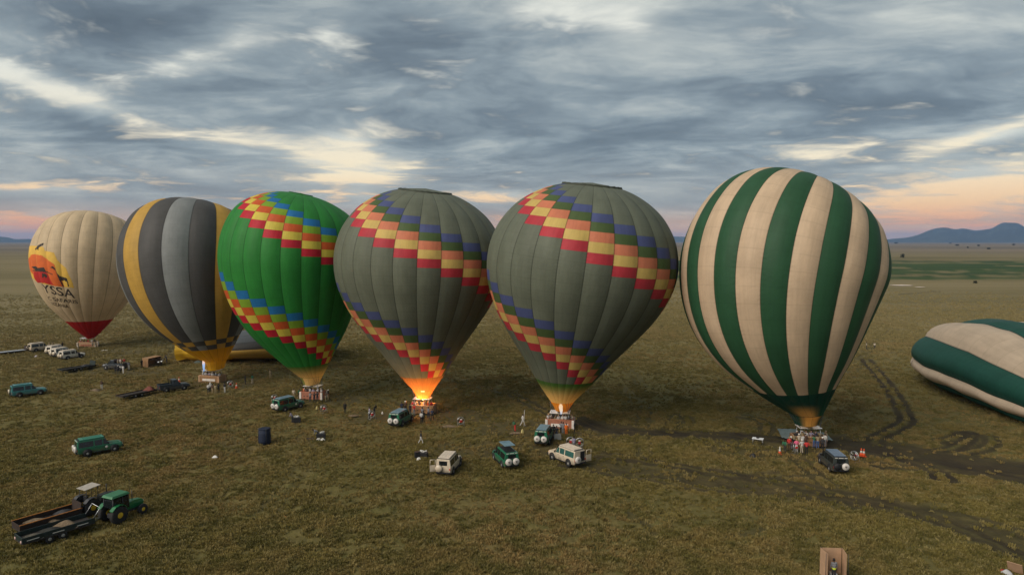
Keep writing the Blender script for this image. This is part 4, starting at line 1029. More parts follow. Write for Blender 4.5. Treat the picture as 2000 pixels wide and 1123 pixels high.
passengers(B5, 3.9, 1.9, R(-9), [(-.85, -.2, 'white', 'blond', 1, 'reach'), (-.6, -.4, 'brown', 'dark', 1, 'stand'), (-.35, -.4, 'khaki', 'dark', 1, 'cross'), (-.1, -.4, 'white', 'blond', 1, 'stand'), (.2, -.4, 'white', 'blond', 1, 'cross'), (.4, -.35, 'white', 'dark', 1, 'stand'), (.65, -.4, 'black', 'dark', 0, 'stand'), (.85, -.1, 'cream', 'dark', 1, 'reach'), (-.5, .4, 'black', 'dark', 0, 'stand'), (.3, .4, 'charcoal', 'dark', 0, 'wave'), (0, .4, 'navy', 'dark', 1, 'stand')], 'the leaning olive balloon basket')
passengers(B6, 3.9, 1.8, R(-3), [(-.8, -.3, 'charcoal', 'white', 1, 'stand'), (-.5, -.4, 'khaki', 'white', 1, 'stand'), (-.2, -.4, 'white', 'dark', 1, 'wave'), (.1, -.4, 'lavender', 'dark', 1, 'reach'), (.4, -.4, 'navy', 'dark', 1, 'stand'), (.7, -.3, 'khaki', 'dark', 0, 'reach'), (.3, .4, 'black', 'dark', 0, 'stand'), (-.4, .4, 'navy', 'dark', 1, 'stand')], 'the striped balloon basket')
crew([(574, 779, 'stand', 0, 'cream', 'khaki', 'dark', 0, 'person in cream shirt standing left of the green balloon basket'), (585, 778, 'stand', 40, 'green', 'charcoal', 'dark', 0, 'person in green top standing beside the nose of the green jeep by the basket'),
      (606, 786, 'reach', 180, 'grey', 'charcoal', 'dark', 0, 'person in grey shirt with back turned, holding the green balloon basket'), (614, 787, 'reach', 170, 'black', 'black', 'dark', 0, 'person all in black leaning on the front of the green balloon basket'),
      (620, 785, 'reach', 190, 'charcoal', 'charcoal', 'dark', 0, 'person in charcoal at the right front of the green balloon basket'), (636, 784, 'reach', 90, 'brown', 'khaki', 'dark', 0, 'person in brown pulling the right end of the green balloon basket'), (641, 781, 'stand', 90, 'black', 'khaki', 'white', 0, 'person in black with white cap right of the green balloon basket'),
      (674, 807, 'stand', 20, 'black', 'black', 'dark', 0, 'lone person all in black standing between the green and the burning balloon')], 'the green balloon')
crew([(571, 825, 'stoop', -80, 'lavender', 'navy', 'dark', 0, 'person in lavender shirt bending at the small black table below the green jeep'), (621, 856, 'bend', -70, 'grey', 'black', 'dark', 0, 'person in grey shirt bent low over the black chest with white things'), (822, 867, 'walk', 90, 'charcoal', 'white', 'dark', 0, 'person in dark top and white trousers striding over the grass')], 'the picnic tables')
crew([(722, 816, 'stand', -60, 'lavender', 'charcoal', 'dark', 0, 'person in lavender shirt holding the fan left of the burning balloon'), (731, 811, 'stoop', 60, 'black', 'black', 'dark', 0, 'person in black leaning over the fan left of the burning balloon'),
      (785, 806, 'stand', 200, 'navy', 'black', 'dark', 0, 'person in navy behind the roof of the dark green jeep'), (792, 805, 'stand', 180, 'brown', 'black', 'white', 0, 'person in brown with white cap left of the burning balloon basket'), (801, 810, 'stand', 150, 'black', 'black', 'dark', 0, 'person in black right behind the hood of the dark green jeep'),
      (809, 811, 'reach', 200, 'red', 'grey', 'dark', 0, 'person in red sleeves holding the left end of the burning balloon basket'), (823, 827, 'stand', 170, 'white', 'black', 'dark', 0, 'person in white shirt and black trousers in front of the burning balloon basket'), (827, 825, 'stand', 210, 'black', 'black', 'dark', 0, 'person in black right behind the white shirt at the burning balloon'),
      (825, 818, 'reach', 180, 'grey', 'charcoal', 'dark', 0, 'person in grey hanging on the middle of the burning balloon basket'), (837, 817, 'reach', 180, 'grey', 'navy', 'dark', 0, 'person in grey and navy hanging on the right of the burning balloon basket'), (844, 821, 'walk', 170, 'navy', 'black', 'dark', 0, 'person in navy stepping beside the right end of the burning balloon basket')], 'the burning balloon')
crew([(1006, 842, 'stoop', -60, 'green', 'red', 'dark', 0, 'person in green top and red trousers left of the leaning olive balloon'), (1021, 832, 'walk', 100, 'white', 'white', 'dark', 0, 'thin person in white striding beside a white pole'), (1081, 853, 'stand', 200, 'black', 'black', 'dark', 0, 'person in black beside the nose of the green jeep under the olive balloon'),
      (1087, 857, 'stand', 160, 'black', 'navy', 'dark', 0, 'person in black and navy behind the board by the green jeep'), (1096, 848, 'reach', 180, 'grey', 'black', 'dark', 0, 'person in grey shirt leaning into the middle of the red brown basket'), (1100, 849, 'reach', 180, 'grey', 'grey', 'dark', 0, 'person all in grey leaning into the red brown basket'),
      (1106, 850, 'stand', 180, 'orange', 'orange', 'dark', 0, 'person in bright orange overalls in front of the red brown basket'), (1122, 846, 'reach', 90, 'black', 'black', 'dark', 0, 'person in black at the right end of the red brown basket'), (1121, 879, 'stand', 200, 'lavender', 'grey', 'dark', 0, 'person in lavender grey between the two inflation fans')], 'the leaning olive balloon')
crew([(1533, 884, 'stoop', -40, 'green', 'charcoal', 'dark', 0, 'person in green jacket beside the fan, leftmost at the striped balloon'), (1541, 880, 'stand', 170, 'red', 'brown', 'blond', 1, 'person in red top half hidden behind the green jacket'), (1545, 877, 'stand', 190, 'black', 'lavender', 'white', 1, 'person in black with white cap left of the pink top'), (1555, 884, 'hips', 180, 'pink', 'white', 'blond', 1, 'person in bright pink top and white trousers'),
      (1566, 885, 'hips', 190, 'white', 'cream', 'white', 1, 'person in white with cream trousers right of the pink top'), (1575, 887, 'hips', 170, 'red', 'black', 'dark', 0, 'person in bright red jacket and black trousers'), (1551, 872, 'stand', 200, 'khaki', 'black', 'dark', 0, 'person in khaki standing behind the pink top'), (1560, 872, 'stand', 160, 'cream', 'khaki', 'white', 1, 'person in cream with white hat just before the wicker basket'),
      (1568, 873, 'stand', 180, 'white', 'grey', 'blond', 1, 'person in white top facing the wicker basket, above the red jacket'), (1573, 873, 'stand', 175, 'brown', 'brown', 'dark', 1, 'person in brown right before the wicker basket'), (1590, 874, 'reach', 180, 'green', 'blue', 'dark', 0, 'person in green shirt and blue trousers holding the wicker basket'), (1597, 876, 'reach', 180, 'khaki', 'blue', 'dark', 0, 'person in khaki and blue trousers holding the wicker basket'),
      (1606, 880, 'stand', 150, 'charcoal', 'black', 'white', 0, 'person in charcoal with white cap right of the wicker basket'), (1611, 873, 'stand', 120, 'white', 'grey', 'dark', 1, 'person in white and grey, rightmost at the wicker basket'), (1612, 866, 'stand', 120, 'khaki', 'khaki', 'khaki', 1, 'person in khaki hat behind the right end of the wicker basket')], 'the striped balloon')
crew([(1692, 682, 'stand', 60, 'cream', 'charcoal', 'dark', 0, 'left one of two tiny people far right of the striped balloon'), (1708, 682, 'stand', -40, 'cream', 'charcoal', 'dark', 0, 'right one of two tiny people far right of the striped balloon')], 'the far grass')
crew([(407, 768, 'stand', 180, 'white', 'charcoal', 'dark', 0, 'person in white shirt, leftmost before the checkered hem balloon basket'), (411, 766, 'stand', 190, 'white', 'black', 'white', 0, 'person in white with white cap before the checkered hem balloon basket'), (415, 769, 'stand', 170, 'brown', 'khaki', 'dark', 0, 'person in brown shirt and khaki trousers before the white banded basket'), (421, 769, 'stand', 185, 'khaki', 'khaki', 'dark', 0, 'person all in khaki before the white banded basket'),
      (427, 767, 'reach', 180, 'black', 'black', 'dark', 0, 'person in black at the corner of the white banded basket'), (439, 767, 'stand', 160, 'black', 'white', 'dark', 0, 'person in black top and white skirt right of the khaki group'), (479, 750, 'stand', 100, 'black', 'charcoal', 'dark', 0, 'person in black walking right of the checkered hem balloon'), (493, 749, 'stand', 60, 'green', 'cream', 'dark', 0, 'person in green and cream further right of the checkered hem balloon'), (528, 739, 'stand', 20, 'khaki', 'khaki', 'khaki', 0, 'faint person in khaki far out between the checkered hem and green balloons')], 'the checkered hem balloon')
crew([(199, 761, 'stand', 30, 'brown', 'white', 'dark', 0, 'person in brown top and white trousers beside crates on the grass'), (277, 718, 'stand', 60, 'black', 'black', 'dark', 0, 'person in black left of the tipped basket'), (226, 730, 'stand', 0, 'black', 'charcoal', 'dark', 0, 'person in black, left one of the group by the dark truck'), (231, 730, 'stand', 30, 'charcoal', 'black', 'white', 0, 'person in charcoal with white cap by the dark truck'), (236, 729, 'cross', 0, 'white', 'black', 'dark', 0, 'person in white shirt, black trousers by the dark truck'), (241, 730, 'stand', -20, 'white', 'white', 'dark', 0, 'person dressed all in white by the dark truck'), (252, 722, 'stand', 40, 'grey', 'white', 'dark', 0, 'person in grey top behind the tail of the dark truck'),
      (326, 708, 'stoop', -90, 'navy', 'navy', 'dark', 0, 'person in navy stooping at the mouth of the lying yellow balloon'), (316, 712, 'bend', 80, 'white', 'charcoal', 'dark', 0, 'person in white bending over the tipped burner frame')], 'the left field')
crew([(181, 680, 'stand', 60, 'cream', 'khaki', 'dark', 1, 'person in cream just right of the far cream balloon basket'), (186, 679, 'stand', 20, 'khaki', 'khaki', 'dark', 0, 'person in khaki at the far cream balloon basket'), (191, 678, 'stand', -30, 'cream', 'cream', 'khaki', 1, 'person all in cream, rightmost at the far cream balloon'), (153, 683, 'reach', -90, 'khaki', 'cream', 'dark', 0, 'person in khaki at the left end of the far cream balloon basket'), (97, 682, 'stand', 20, 'khaki', 'khaki', 'khaki', 0, 'person in khaki behind the row of cream jeeps'), (103, 681, 'wave', 20, 'khaki', 'khaki', 'dark', 0, 'person in khaki with raised arm behind the cream jeeps'), (122, 681, 'stand', 80, 'black', 'black', 'dark', 0, 'person in black behind the hoods of the cream jeeps'), (155, 702, 'stand', 60, 'black', 'black', 'dark', 0, 'person in black at the front door of the nearest cream jeep')], 'the cream balloon')

# ------------------------------------------------------------------ vehicles
glassm = mat('tinted_glass', (0.010, 0.013, 0.014), .12, spec=.5, var=.1); glassg = mat('green_glass', (0.035, 0.10, 0.085), .12, spec=.5, var=.2)
rub = mat('tyre_rubber', (0.018, 0.017, 0.016), .85); rimm = mat('steel_rim', (0.28, 0.27, 0.25), .5, .2); blackp = mat('black_plastic', (0.012, 0.012, 0.013), .6)
redl = mat('red_lamp', (0.45, 0.02, 0.015), .3); whl = mat('white_strip', (0.58, 0.56, 0.51), .5); cov = mat('wheel_cover_white', (0.58, 0.54, 0.49), .6); grey_e = mat('grey_emblem', (0.17, 0.15, 0.14), .6)
lampg = mat('lamp_glass', (0.6, 0.6, 0.58), .15, spec=.8)
def paint(n, c, d=(.45, 1.1)): return mat('paint_' + n, c, .38, var=.10, vscale=2.0, spec=.5, dirt=d, coat=.25)
PT = {'green': paint('green', (0.012, 0.125, 0.062)), 'cream': paint('cream', (0.56, 0.47, 0.35)), 'teal': paint('teal', (0.045, 0.20, 0.20)), 'dark': paint('dark', (0.035, 0.042, 0.038)), 'navy': paint('navy', (0.022, 0.032, 0.042)), 'white': paint('white', (0.66, 0.60, 0.50))}
hatch_blue = mat('hatch_blue_grey', (0.12, 0.21, 0.25), .3, var=.15, coat=.3); hatch_green = mat('hatch_green', (0.02, 0.19, 0.13), .35, var=.1, coat=.3); hatch_cream = mat('hatch_cream', (0.60, 0.52, 0.42), .45, var=.1); hatch_slate = mat('hatch_slate', (0.10, 0.14, 0.20), .3, var=.15, coat=.3)  # blue grey hatch has the sky's reflection put into its base colour
def loft(mb, secs):
    n = len(secs[0]); vs = [q for s_ in secs for q in s_]
    fs = [(i * n + k, (i + 1) * n + k, (i + 1) * n + (k + 1) % n, i * n + (k + 1) % n) for i in range(len(secs) - 1) for k in range(n)]
    fs += [tuple(range(n)), tuple((len(secs) - 1) * n + k for k in range(n))[::-1]]
    return mb.add(vs, fs)
def section(x, w0, w1, z0, z1, wt=None):
    wt = wt if wt is not None else w1
    return [(x, -w0, z0), (x, w0, z0), (x, w1, z0 + (z1 - z0) * .55), (x, wt, z1), (x, -wt, z1), (x, -w1, z0 + (z1 - z0) * .55)]
def pt_part(parent, name, key, fn, m_, bevel=0.0):
    me = cached(key, lambda: fn().mesh(name, bevel)); return ob(name, me, m_, parent)
def side_quad(x0, x1, x1t, z0, z1, s_, x0t=None, g=.012):
    def yy(z): return (.885 + (.745 - .885) * (z - 1.12) / (2.0 - 1.12)) + g
    x0t = x0 if x0t is None else x0t; mb = MB()
    a = [(x0, yy(z0), z0), (x1, yy(z0), z0), (x1t, yy(z1), z1), (x0t, yy(z1), z1)]
    vs = [(x, s_ * y, z) for x, y, z in a] + [(x, s_ * (y - .03), z) for x, y, z in a]
    f = [(0, 1, 2, 3), (7, 6, 5, 4), (0, 4, 5, 1), (1, 5, 6, 2), (2, 6, 7, 3), (3, 7, 4, 0)]
    return mb.add(vs, f if s_ < 0 else [q[::-1] for q in f])
def wheel_at(root, x, y, r_=.40, w=.26, rim=None, key='w'):
    t = pt_part(root, 'wheel', (key, 'tyre', r_, w), lambda: MB().lathe([(r_ * .55, -w / 2), (r_ * .93, -w / 2), (r_, -w * .3), (r_, w * .3), (r_ * .93, w / 2), (r_ * .55, w / 2)], 18, 'Y'), rub)
    t.location = (x, y, r_)
    q = pt_part(t, 'rim', (key, 'rim', r_, w), lambda: MB().lathe([(r_ * .2, -w / 2 - .02), (r_ * .56, -w * .42), (r_ * .56, w * .42), (r_ * .2, w / 2 + .02)], 14, 'Y'), rim or rimm)
    return t
def vehicle(label, rear, front, pnt='green', hatch='flat', hm=None, spares=2, cover=cov, strips=True, cat='jeep', kind='wagon', glass=None, open_rear=False, open_side=False, badge=False, group='safari vehicles on the grass', L=None):
    a, b = G(*rear), G(*front); d = b - a; c = (a + b) / 2
    root = empty('safari_jeep' if kind == 'wagon' else 'pickup_truck', c, math.atan2(d.y, d.x)); tag(root, label, cat, group)
    pm_ = PT[pnt]; gl = glass or glassm
    cab0 = -2.45 if kind == 'wagon' else -.35
    def body():
        return loft(MB(), [section(-2.45, .80, .86, .50, 1.12, .87), section(-2.3, .86, .90, .42, 1.13, .885), section(.85, .86, .90, .42, 1.13, .885), section(1.0, .86, .89, .42, 1.15, .82), section(2.15, .84, .86, .46, 1.08, .72), section(2.38, .78, .80, .55, 1.0, .66)])
    pt_part(root, 'body', ('body',), body, pm_, .035)
    def cabin():
        t0 = cab0 + .06
        return MB().add([(cab0, -.885, 1.12), (cab0, .885, 1.12), (.98, .87, 1.12), (.98, -.87, 1.12), (t0, -.745, 2.0), (t0, .745, 2.0), (.42, .72, 2.0), (.42, -.72, 2.0)],
                        [(3, 2, 1, 0), (4, 5, 6, 7)[::-1][::-1], (0, 1, 5, 4), (1, 2, 6, 5), (2, 3, 7, 6), (3, 0, 4, 7)])
    pt_part(root, 'cabin', ('cabin', kind), cabin, pm_, .045)
    # glass
    def ws(): return MB().add([(.955, -.76, 1.2), (.955, .76, 1.2), (.49, .65, 1.92), (.49, -.65, 1.92), (.92, -.76, 1.2), (.92, .76, 1.2), (.45, .65, 1.92), (.45, -.65, 1.92)], [(0, 1, 2, 3), (7, 6, 5, 4), (0, 4, 5, 1), (1, 5, 6, 2), (2, 6, 7, 3), (3, 7, 4, 0)])
    pt_part(root, 'windscreen', ('ws',), ws, gl)
    for s_ in (-1, 1):
        wins = [(.30, .85, .52, .30), (-.62, .16, .16, -.62)] + ([(-2.28, -.78, -.78, -2.25)] if kind == 'wagon' else [])
        if kind != 'wagon': wins = [(-.2, .82, .5, -.2)]
        for i, (x0, x1, x1t, x0t) in enumerate(wins):
            pt_part(root, 'side_window', ('sw', kind, i, s_), lambda: side_quad(x0, x1, x1t, 1.22, 1.84, s_, x0t), gl)
        for i, (x0, x1) in enumerate(((.24, .96), (-.70, .18)) if kind == 'wagon' else ((-.26, .92),)):
            dr = pt_part(root, 'door', ('door', kind, i, s_), lambda: MB().box(((x0 + x1) / 2, s_ * .892, .80), (x1 - x0, .035, .60)), pm_, .012)
            pt_part(dr, 'handle', ('dh', kind, i, s_), lambda: MB().box((x0 + .12, s_ * .918, 1.02), (.16, .03, .035)), blackp)
        if badge: pt_part(root, 'badge', ('badge', s_), lambda: MB().lathe([(.001, 0), (.15, 0), (.15, .012), (.001, .012)], 16, 'Y', (.62, s_ * .918 if s_ > 0 else -.93, .85)), whl)
        for x in (-1.42, 1.48):
            ar = pt_part(root, 'wheel_arch', ('arch', x, s_), lambda: MB().lathe([(.001, -.02), (.50, -.02), (.50, .02), (.001, .02)], 18, 'Y', (x, s_ * .895, .48)), blackp)
            wheel_at(root, x, s_ * .80)
        pt_part(root, 'headlight', ('hl', s_), lambda: MB().lathe([(.02, 0), (.10, 0), (.10, .05), (.02, .06)], 12, 'X', (2.37, s_ * .52, .86)), lampg)
        pt_part(root, 'tail_light', ('tl', s_), lambda: MB().box((-2.46, s_ * .78, .92), (.05, .10, .2)), redl)
        mr = pt_part(root, 'mirror', ('mir', s_), lambda: MB().box((.82, s_ * 1.03, 1.32), (.06, .16, .22)), blackp)
        pt_part(root, 'side_step', ('step', s_), lambda: MB().box((.05, s_ * .93, .42), (1.7, .16, .05)), blackp)
    pt_part(root, 'bumper', ('bump',), lambda: MB().box((2.45, 0, .60), (.14, 1.66, .22)), blackp, .03)
    pt_part(root, 'bull_bar', ('bull',), lambda: MB().tube([(2.5, -.5, .6), (2.55, -.5, 1.1), (2.55, .5, 1.1), (2.5, .5, .6)], .03, 6), blackp)
    pt_part(root, 'grille', ('grille',), lambda: MB().box((2.375, 0, .84), (.04, .78, .22)), blackp)
    pt_part(root, 'rear_bumper', ('rbump',), lambda: MB().box((-2.52, 0, .52), (.12, 1.6, .14)), blackp)
    pt_part(root, 'snorkel', ('snork',), lambda: MB().tube([(1.2, .86, 1.1), (.98, .86, 1.2), (.52, .80, 2.02), (.6, .8, 2.1)], .04, 6), blackp)
    pt_part(root, 'bonnet_ridge', ('bon',), lambda: MB().box((1.6, 0, 1.125), (1.0, .5, .04), ry=.045), pm_, .012)
    if kind == 'wagon':
        hm_ = hm or hatch_green
        if hatch == 'raised':
            h_ = pt_part(root, 'roof_hatch', ('hatchr',), lambda: MB().box((-.75, 0, 2.62), (2.1, 1.30, .06), ry=.02), hm_, .02)
            for x in (-1.7, .2):
                for y in (-.55, .55): pt_part(h_, 'strut', ('strut', x, y), lambda: MB().tube([(x, y, 2.0), (x * .98, y, 2.6)], .02, 5), blackp)
            pt_part(root, 'roof_opening', ('ropen',), lambda: MB().box((-.9, 0, 2.004), (2.5, 1.2, .03)), blackp)
            zt = 2.66
        else:
            h_ = pt_part(root, 'roof_hatch', ('hatchf',), lambda: MB().box((-.85, 0, 2.06), (2.55, 1.30, .11)), hm_, .025)
            pt_part(root, 'roof_gasket', ('gask',), lambda: MB().box((-.95, 0, 2.002), (2.78, 1.42, .03)), blackp); zt = 2.12
        for i, y in enumerate((-.32, .0, .32)): pt_part(h_, 'rib', ('rib', hatch == 'raised', i), lambda: MB().box((-.8, y, zt + (.004)), (1.9, .035, .025)), hm_)
        for i, x in enumerate((-1.45, -.2)): pt_part(h_, 'cross_rib', ('xrib', hatch == 'raised', i), lambda: MB().box((x, 0, zt + .002), (.035, 1.1, .022)), hm_)
        if strips:
            for i, (y, w) in enumerate(((-.52, .28), (0, .5), (.52, .28))): pt_part(root, 'reflective_strip', ('strip', i), lambda: MB().box((-2.41, y, 1.93), (.035, w, .075)), whl)
        if open_rear:
            pt_part(root, 'rear_opening', ('ro',), lambda: MB().box((-2.452, -.38, 1.3), (.02, .66, 1.1)), blackp)
            dr = pt_part(root, 'rear_door', ('rd',), lambda: MB().box((-2.50, -1.30, .95), (.06, .78, .75), rz=0), pm_, .015)
            for i, q in enumerate((((-2.5, -1.66, 1.33), (-2.5, -1.66, 1.9)), ((-2.5, -.94, 1.33), (-2.5, -.94, 1.9)), ((-2.5, -1.66, 1.9), (-2.5, -.94, 1.9)))): pt_part(dr, 'window_frame', ('rdf', i), lambda: MB().tube(q, .035, 5), pm_)
        else:
            pt_part(root, 'rear_window', ('rw',), lambda: MB().box((-2.432, 0, 1.55), (.03, .92, .5)), gl, .01)
        if open_side:
            dr = pt_part(root, 'rear_door', ('rd2',), lambda: MB().box((-2.62, 1.15, .98), (.06, .62, .72), rz=.5), pm_, .015)
            for i, q in enumerate((((-2.47, .9, 1.33), (-2.47, .86, 1.95)), ((-2.76, 1.40, 1.33), (-2.76, 1.36, 1.95)), ((-2.47, .86, 1.95), (-2.76, 1.36, 1.95)))): pt_part(dr, 'window_frame', ('rdf2', i), lambda: MB().tube(q, .035, 5), pm_)
        sp = [(-.44,), (.44,)] if spares == 2 else ([(.44,)] if spares == 1 else ([(.0,)] if spares == 3 else []))
        if spares == 4: sp = [(-.44,), (.44,)]
        for i, (y,) in enumerate(sp):
            m_ = cover if not (spares == 4 and i == 1) else blackp
            w_ = pt_part(root, 'spare_wheel', ('spare', y), lambda: MB().lathe([(.001, -.12), (.36, -.12), (.39, -.06), (.39, .1), (.001, .1)], 20, 'X', (-2.62, y, 1.02)), m_)
            if m_ is cov: pt_part(w_, 'emblem', ('emb', y), lambda: MB().add([(-2.75, y + dx_, 1.02 + dz_) for dx_, dz_ in ((-.12, .12), (.12, .12), (.11, -.02), (0, -.15), (-.11, -.02))] + [(-2.72, y + dx_, 1.02 + dz_) for dx_, dz_ in ((-.12, .12), (.12, .12), (.11, -.02), (0, -.15), (-.11, -.02))], [(0, 1, 2, 3, 4), (9, 8, 7, 6, 5)] + [(i_, 5 + i_, 5 + (i_ + 1) % 5, (i_ + 1) % 5) for i_ in range(5)]), grey_e)
    else:
        for s_ in (-1, 1): pt_part(root, 'bed_side', ('bs', s_), lambda: MB().box((-1.42, s_ * .86, 1.24), (2.06, .06, .26)), pm_, .012)
        pt_part(root, 'tailgate', ('tg',), lambda: MB().box((-2.44, 0, 1.22), (.06, 1.66, .26)), pm_, .012)
        pt_part(root, 'rear_window', ('rwp',), lambda: MB().box((-.345, 0, 1.55), (.03, 1.1, .45)), gl)
        pt_part(root, 'roll_bar', ('rb',), lambda: MB().tube([(-.55, -.78, 1.2), (-.55, -.74, 2.08), (-.55, .74, 2.08), (-.55, .78, 1.2)], .04, 6), blackp)
    return root
vehicle('long green jeep with closed roof hatch alone on the left grass', (150, 892), (237, 876), 'green', hm=hatch_green, badge=True)
vehicle('green jeep parked left of the bright green balloon basket', (538, 806), (590, 793), 'green', hm=hatch_blue, spares=2, badge=True)
vehicle('dark green jeep beside the burning balloon basket', (768, 836), (801, 818), 'green', hm=hatch_blue)
vehicle('green jeep with its roof hatch raised, between the two cream jeeps', (1000, 918), (973, 893), 'green', 'raised', hatch_blue)
vehicle('green jeep seen from behind under the leaning olive balloon', (1056, 872), (1071, 851), 'green', hm=hatch_blue)
vehicle('cream jeep with rear door swung open, left of the raised hatch jeep', (866, 931), (889, 905), 'cream', hm=hatch_cream, spares=1, cover=PT['cream'], strips=False, open_side=True)
vehicle('cream jeep with green glass and open rear door beside the fans', (1130, 912), (1082, 893), 'cream', hm=hatch_cream, spares=1, strips=False, glass=glassg, open_rear=True)
vehicle('dark grey green jeep with slate roof near the striped balloon', (1640, 926), (1612, 902), 'dark', hm=hatch_slate, spares=4)
vehicle('teal jeep parked at the left edge of the field', (22, 777), (90, 768), 'teal', hm=PT['teal'], spares=1, cover=PT['cream'], strips=False)
vehicle('cream jeep parked alone behind the row, beside the long flat trailer', (60, 688), (99, 683), 'cream', hm=hatch_cream, spares=1, cover=PT['cream'], strips=False, group='cream jeeps below the far balloon')
for lb, r_, f_ in (('cream jeep farthest back in the row of three', (94, 694), (130, 687)), ('cream jeep in the middle of the row of three', (103, 699), (142, 692)), ('cream jeep nearest in the row of three, seen in full', (117, 704), (165, 697))):
    vehicle(lb, r_, f_, 'white', hm=hatch_cream, spares=2, cover=PT['cream'], strips=False, group='cream jeeps below the far balloon')
vehicle('dark pickup truck towing a low dark trailer', (314, 766), (364, 759), 'navy', kind='pickup', cat='pickup truck')
TR = vehicle('dark pickup truck with people riding in its bed', (248, 722), (203, 720), 'navy', kind='pickup', cat='pickup truck')
for i, (x, y, top) in enumerate(((-1.0, -.4, 'pink'), (-1.5, .3, 'white'), (-1.9, -.3, 'red'), (-1.1, .45, 'cream'), (-2.1, .4, 'brown'))):
    p_ = TR.matrix_basis @ Vector((x, y, .75)) if False else Vector(TR.location) + Matrix.Rotation(TR.rotation_euler.z, 3, 'Z') @ Vector((x, y, .85))
    person(p_, 'rider in %s in the bed of the dark truck' % top, 'stand', 40 * i - 60, top, 'khaki', 'blond' if i % 2 else 'khaki', 1, 'riders in the dark truck', h=.8)

# trailers
rustm = mat('rusty_steel', (0.032, 0.019, 0.013), .85, var=.4, vscale=4, bump=.4); deckm = mat('worn_deck', (0.032, 0.026, 0.021), .9, var=.4, vscale=5, bump=.4); orangem = mat('faded_orange', (0.36, 0.13, 0.02), .7, var=.25, vscale=4); dgm = mat('dark_green_steel', (0.012, 0.022, 0.019), .55, var=.3, vscale=4)
burlap = mat('burlap', (0.16, 0.115, 0.07), .95, var=.4, vscale=6, bump=.8)
def trailer(label, rear, front, L, Wd, deck, wall_h, wall_m, trim=None, load=False, gate=False, lights=False, headboard=False):
    a, b = G(*rear), G(*front); d = b - a; root = empty('trailer', (a + b) / 2, math.atan2(d.y, d.x)); tag(root, label, 'trailer', 'trailers on the grass')
    MB().box((0, 0, deck), (L, Wd, .14)).build('deck', deckm, root, .02)
    if wall_h:
        for s_ in (-1, 1):
            w = MB().box((0, s_ * (Wd / 2 - .03), deck + .07 + wall_h / 2), (L, .06, wall_h)).build('side_board', wall_m, root, .01)
            if trim: MB().box((0, s_ * (Wd / 2 - .03), deck + .09 + wall_h), (L + .02, .09, .06)).build('trim', trim, w)
        MB().box((-L / 2 + .03, 0, deck + .07 + wall_h / 2), (.06, Wd - .13, wall_h)).build('tailboard', wall_m, root, .01)
    for i, x in enumerate((-L * .12, L * .06)):
        for s_ in (-1, 1): wheel_at(root, x - .1, s_ * (Wd / 2 - .12), .36, .2, key='t')
    MB().tube([(L / 2, -.5, deck - .02), (L / 2 + 1.0, 0, deck - .06), (L / 2, .5, deck - .02)], .05, 6).build('drawbar', wall_m, root)
    if gate: MB().tube([(L / 2 - .1, -Wd / 2 + .1, deck + wall_h), (L / 2 + .5, -Wd / 2 + .1, deck + wall_h + .8), (L / 2 + .5, Wd / 2 - .1, deck + wall_h + .8), (L / 2 - .1, Wd / 2 - .1, deck + wall_h)], .035, 6).build('front_rail', steel, root)
    if headboard: MB().box((L / 2 - .1, 0, deck + .55), (.08, Wd, .95), ry=.15).build('headboard', wall_m, root)
    if lights:
        for s_ in (-1, 1): MB().lathe([(.01, 0), (.13, 0), (.13, .05), (.01, .06)], 12, 'X', (-L / 2 - .05, s_ * .7, deck + .12)).build('reflector', mat('reflector', (.62, .42, .38), .4), root)
        for k in range(3): MB().box((-L * .36 + k * L * .34, -Wd / 2 - .012, deck + .2), (.9, .02, .06)).build('reflective_strip', whl, root)
    return root
def heap(label, loc, rx, ry, h, m_, seed, cat='sacks', name='burlap_heap'):
    r_ = random.Random(seed); mb = MB()
    n, k = 14, 6; vs = []
    for j in range(k + 1):
        f = j / k
        for i in range(n):
            a = 6.283 * i / n; w = 1 + .25 * math.sin(3 * a + seed) + .15 * r_.random(); vs.append((rx * math.cos(a) * w * (1 - f) ** .6, ry * math.sin(a) * w * (1 - f) ** .6, h * f * (.8 + .3 * math.sin(a * 2 + seed) * (1 - f))))
    mb.add(vs, [(j * n + i, j * n + (i + 1) % n, (j + 1) * n + (i + 1) % n, (j + 1) * n + i) for j in range(k) for i in range(n)], True)
    o = mb.build(name, m_); o.location = loc; tag(o, label, cat); return o
def on(root, x, y, z): return Vector(root.location) + Matrix.Rotation(root.rotation_euler.z, 3, 'Z') @ Vector((x, y, z))
t1 = trailer('long dark green trailer with reflective strips behind the green tractor', (50, 1067), (166, 1032), 5.6, 1.9, .62, .42, dgm, None, gate=True, lights=True)
t2 = trailer('rusty brown trailer with faded orange top rail behind the other trailer', (46, 1042), (140, 1014), 5.0, 1.9, .60, .45, rustm, orangem, headboard=True)
heap('crumpled burlap heap in the dark green trailer', on(t1, .9, .1, .69), 1.0, .6, .7, burlap, 3); heap('dark tarpaulin heap in the rusty trailer', on(t2, 1.4, 0, .72), .9, .6, .55, mat('dark_tarp', (.03, .03, .032), .8, var=.3), 5, 'tarpaulin', 'tarpaulin')
heap('pale crumpled sack at the rear of the dark green trailer', on(t1, -1.6, -.1, .69), .8, .5, .3, mat('drab_sack', (.09, .08, .06), .95, var=.4, vscale=6, bump=.8), 41); heap('dark netting in the middle of the dark green trailer', on(t1, -.3, .1, .69), .9, .6, .35, mat('dark_net', (.025, .025, .02), .9, var=.4), 42, 'netting', 'netting')
heap('brown sacks spread inside the rusty trailer', on(t2, -.6, 0, .72), 1.5, .55, .3, burlap, 8)
t3 = trailer('low dark flat trailer hitched behind the dark pickup', (238, 780), (296, 768), 6.0, 2.0, .55, .12, rustm); heap('rust red load at the front of the low flat trailer', on(t3, 2.3, 0, .62), .9, .7, .9, mat('rust_red', (.16, .045, .03), .85, var=.4), 4, 'load', 'load')
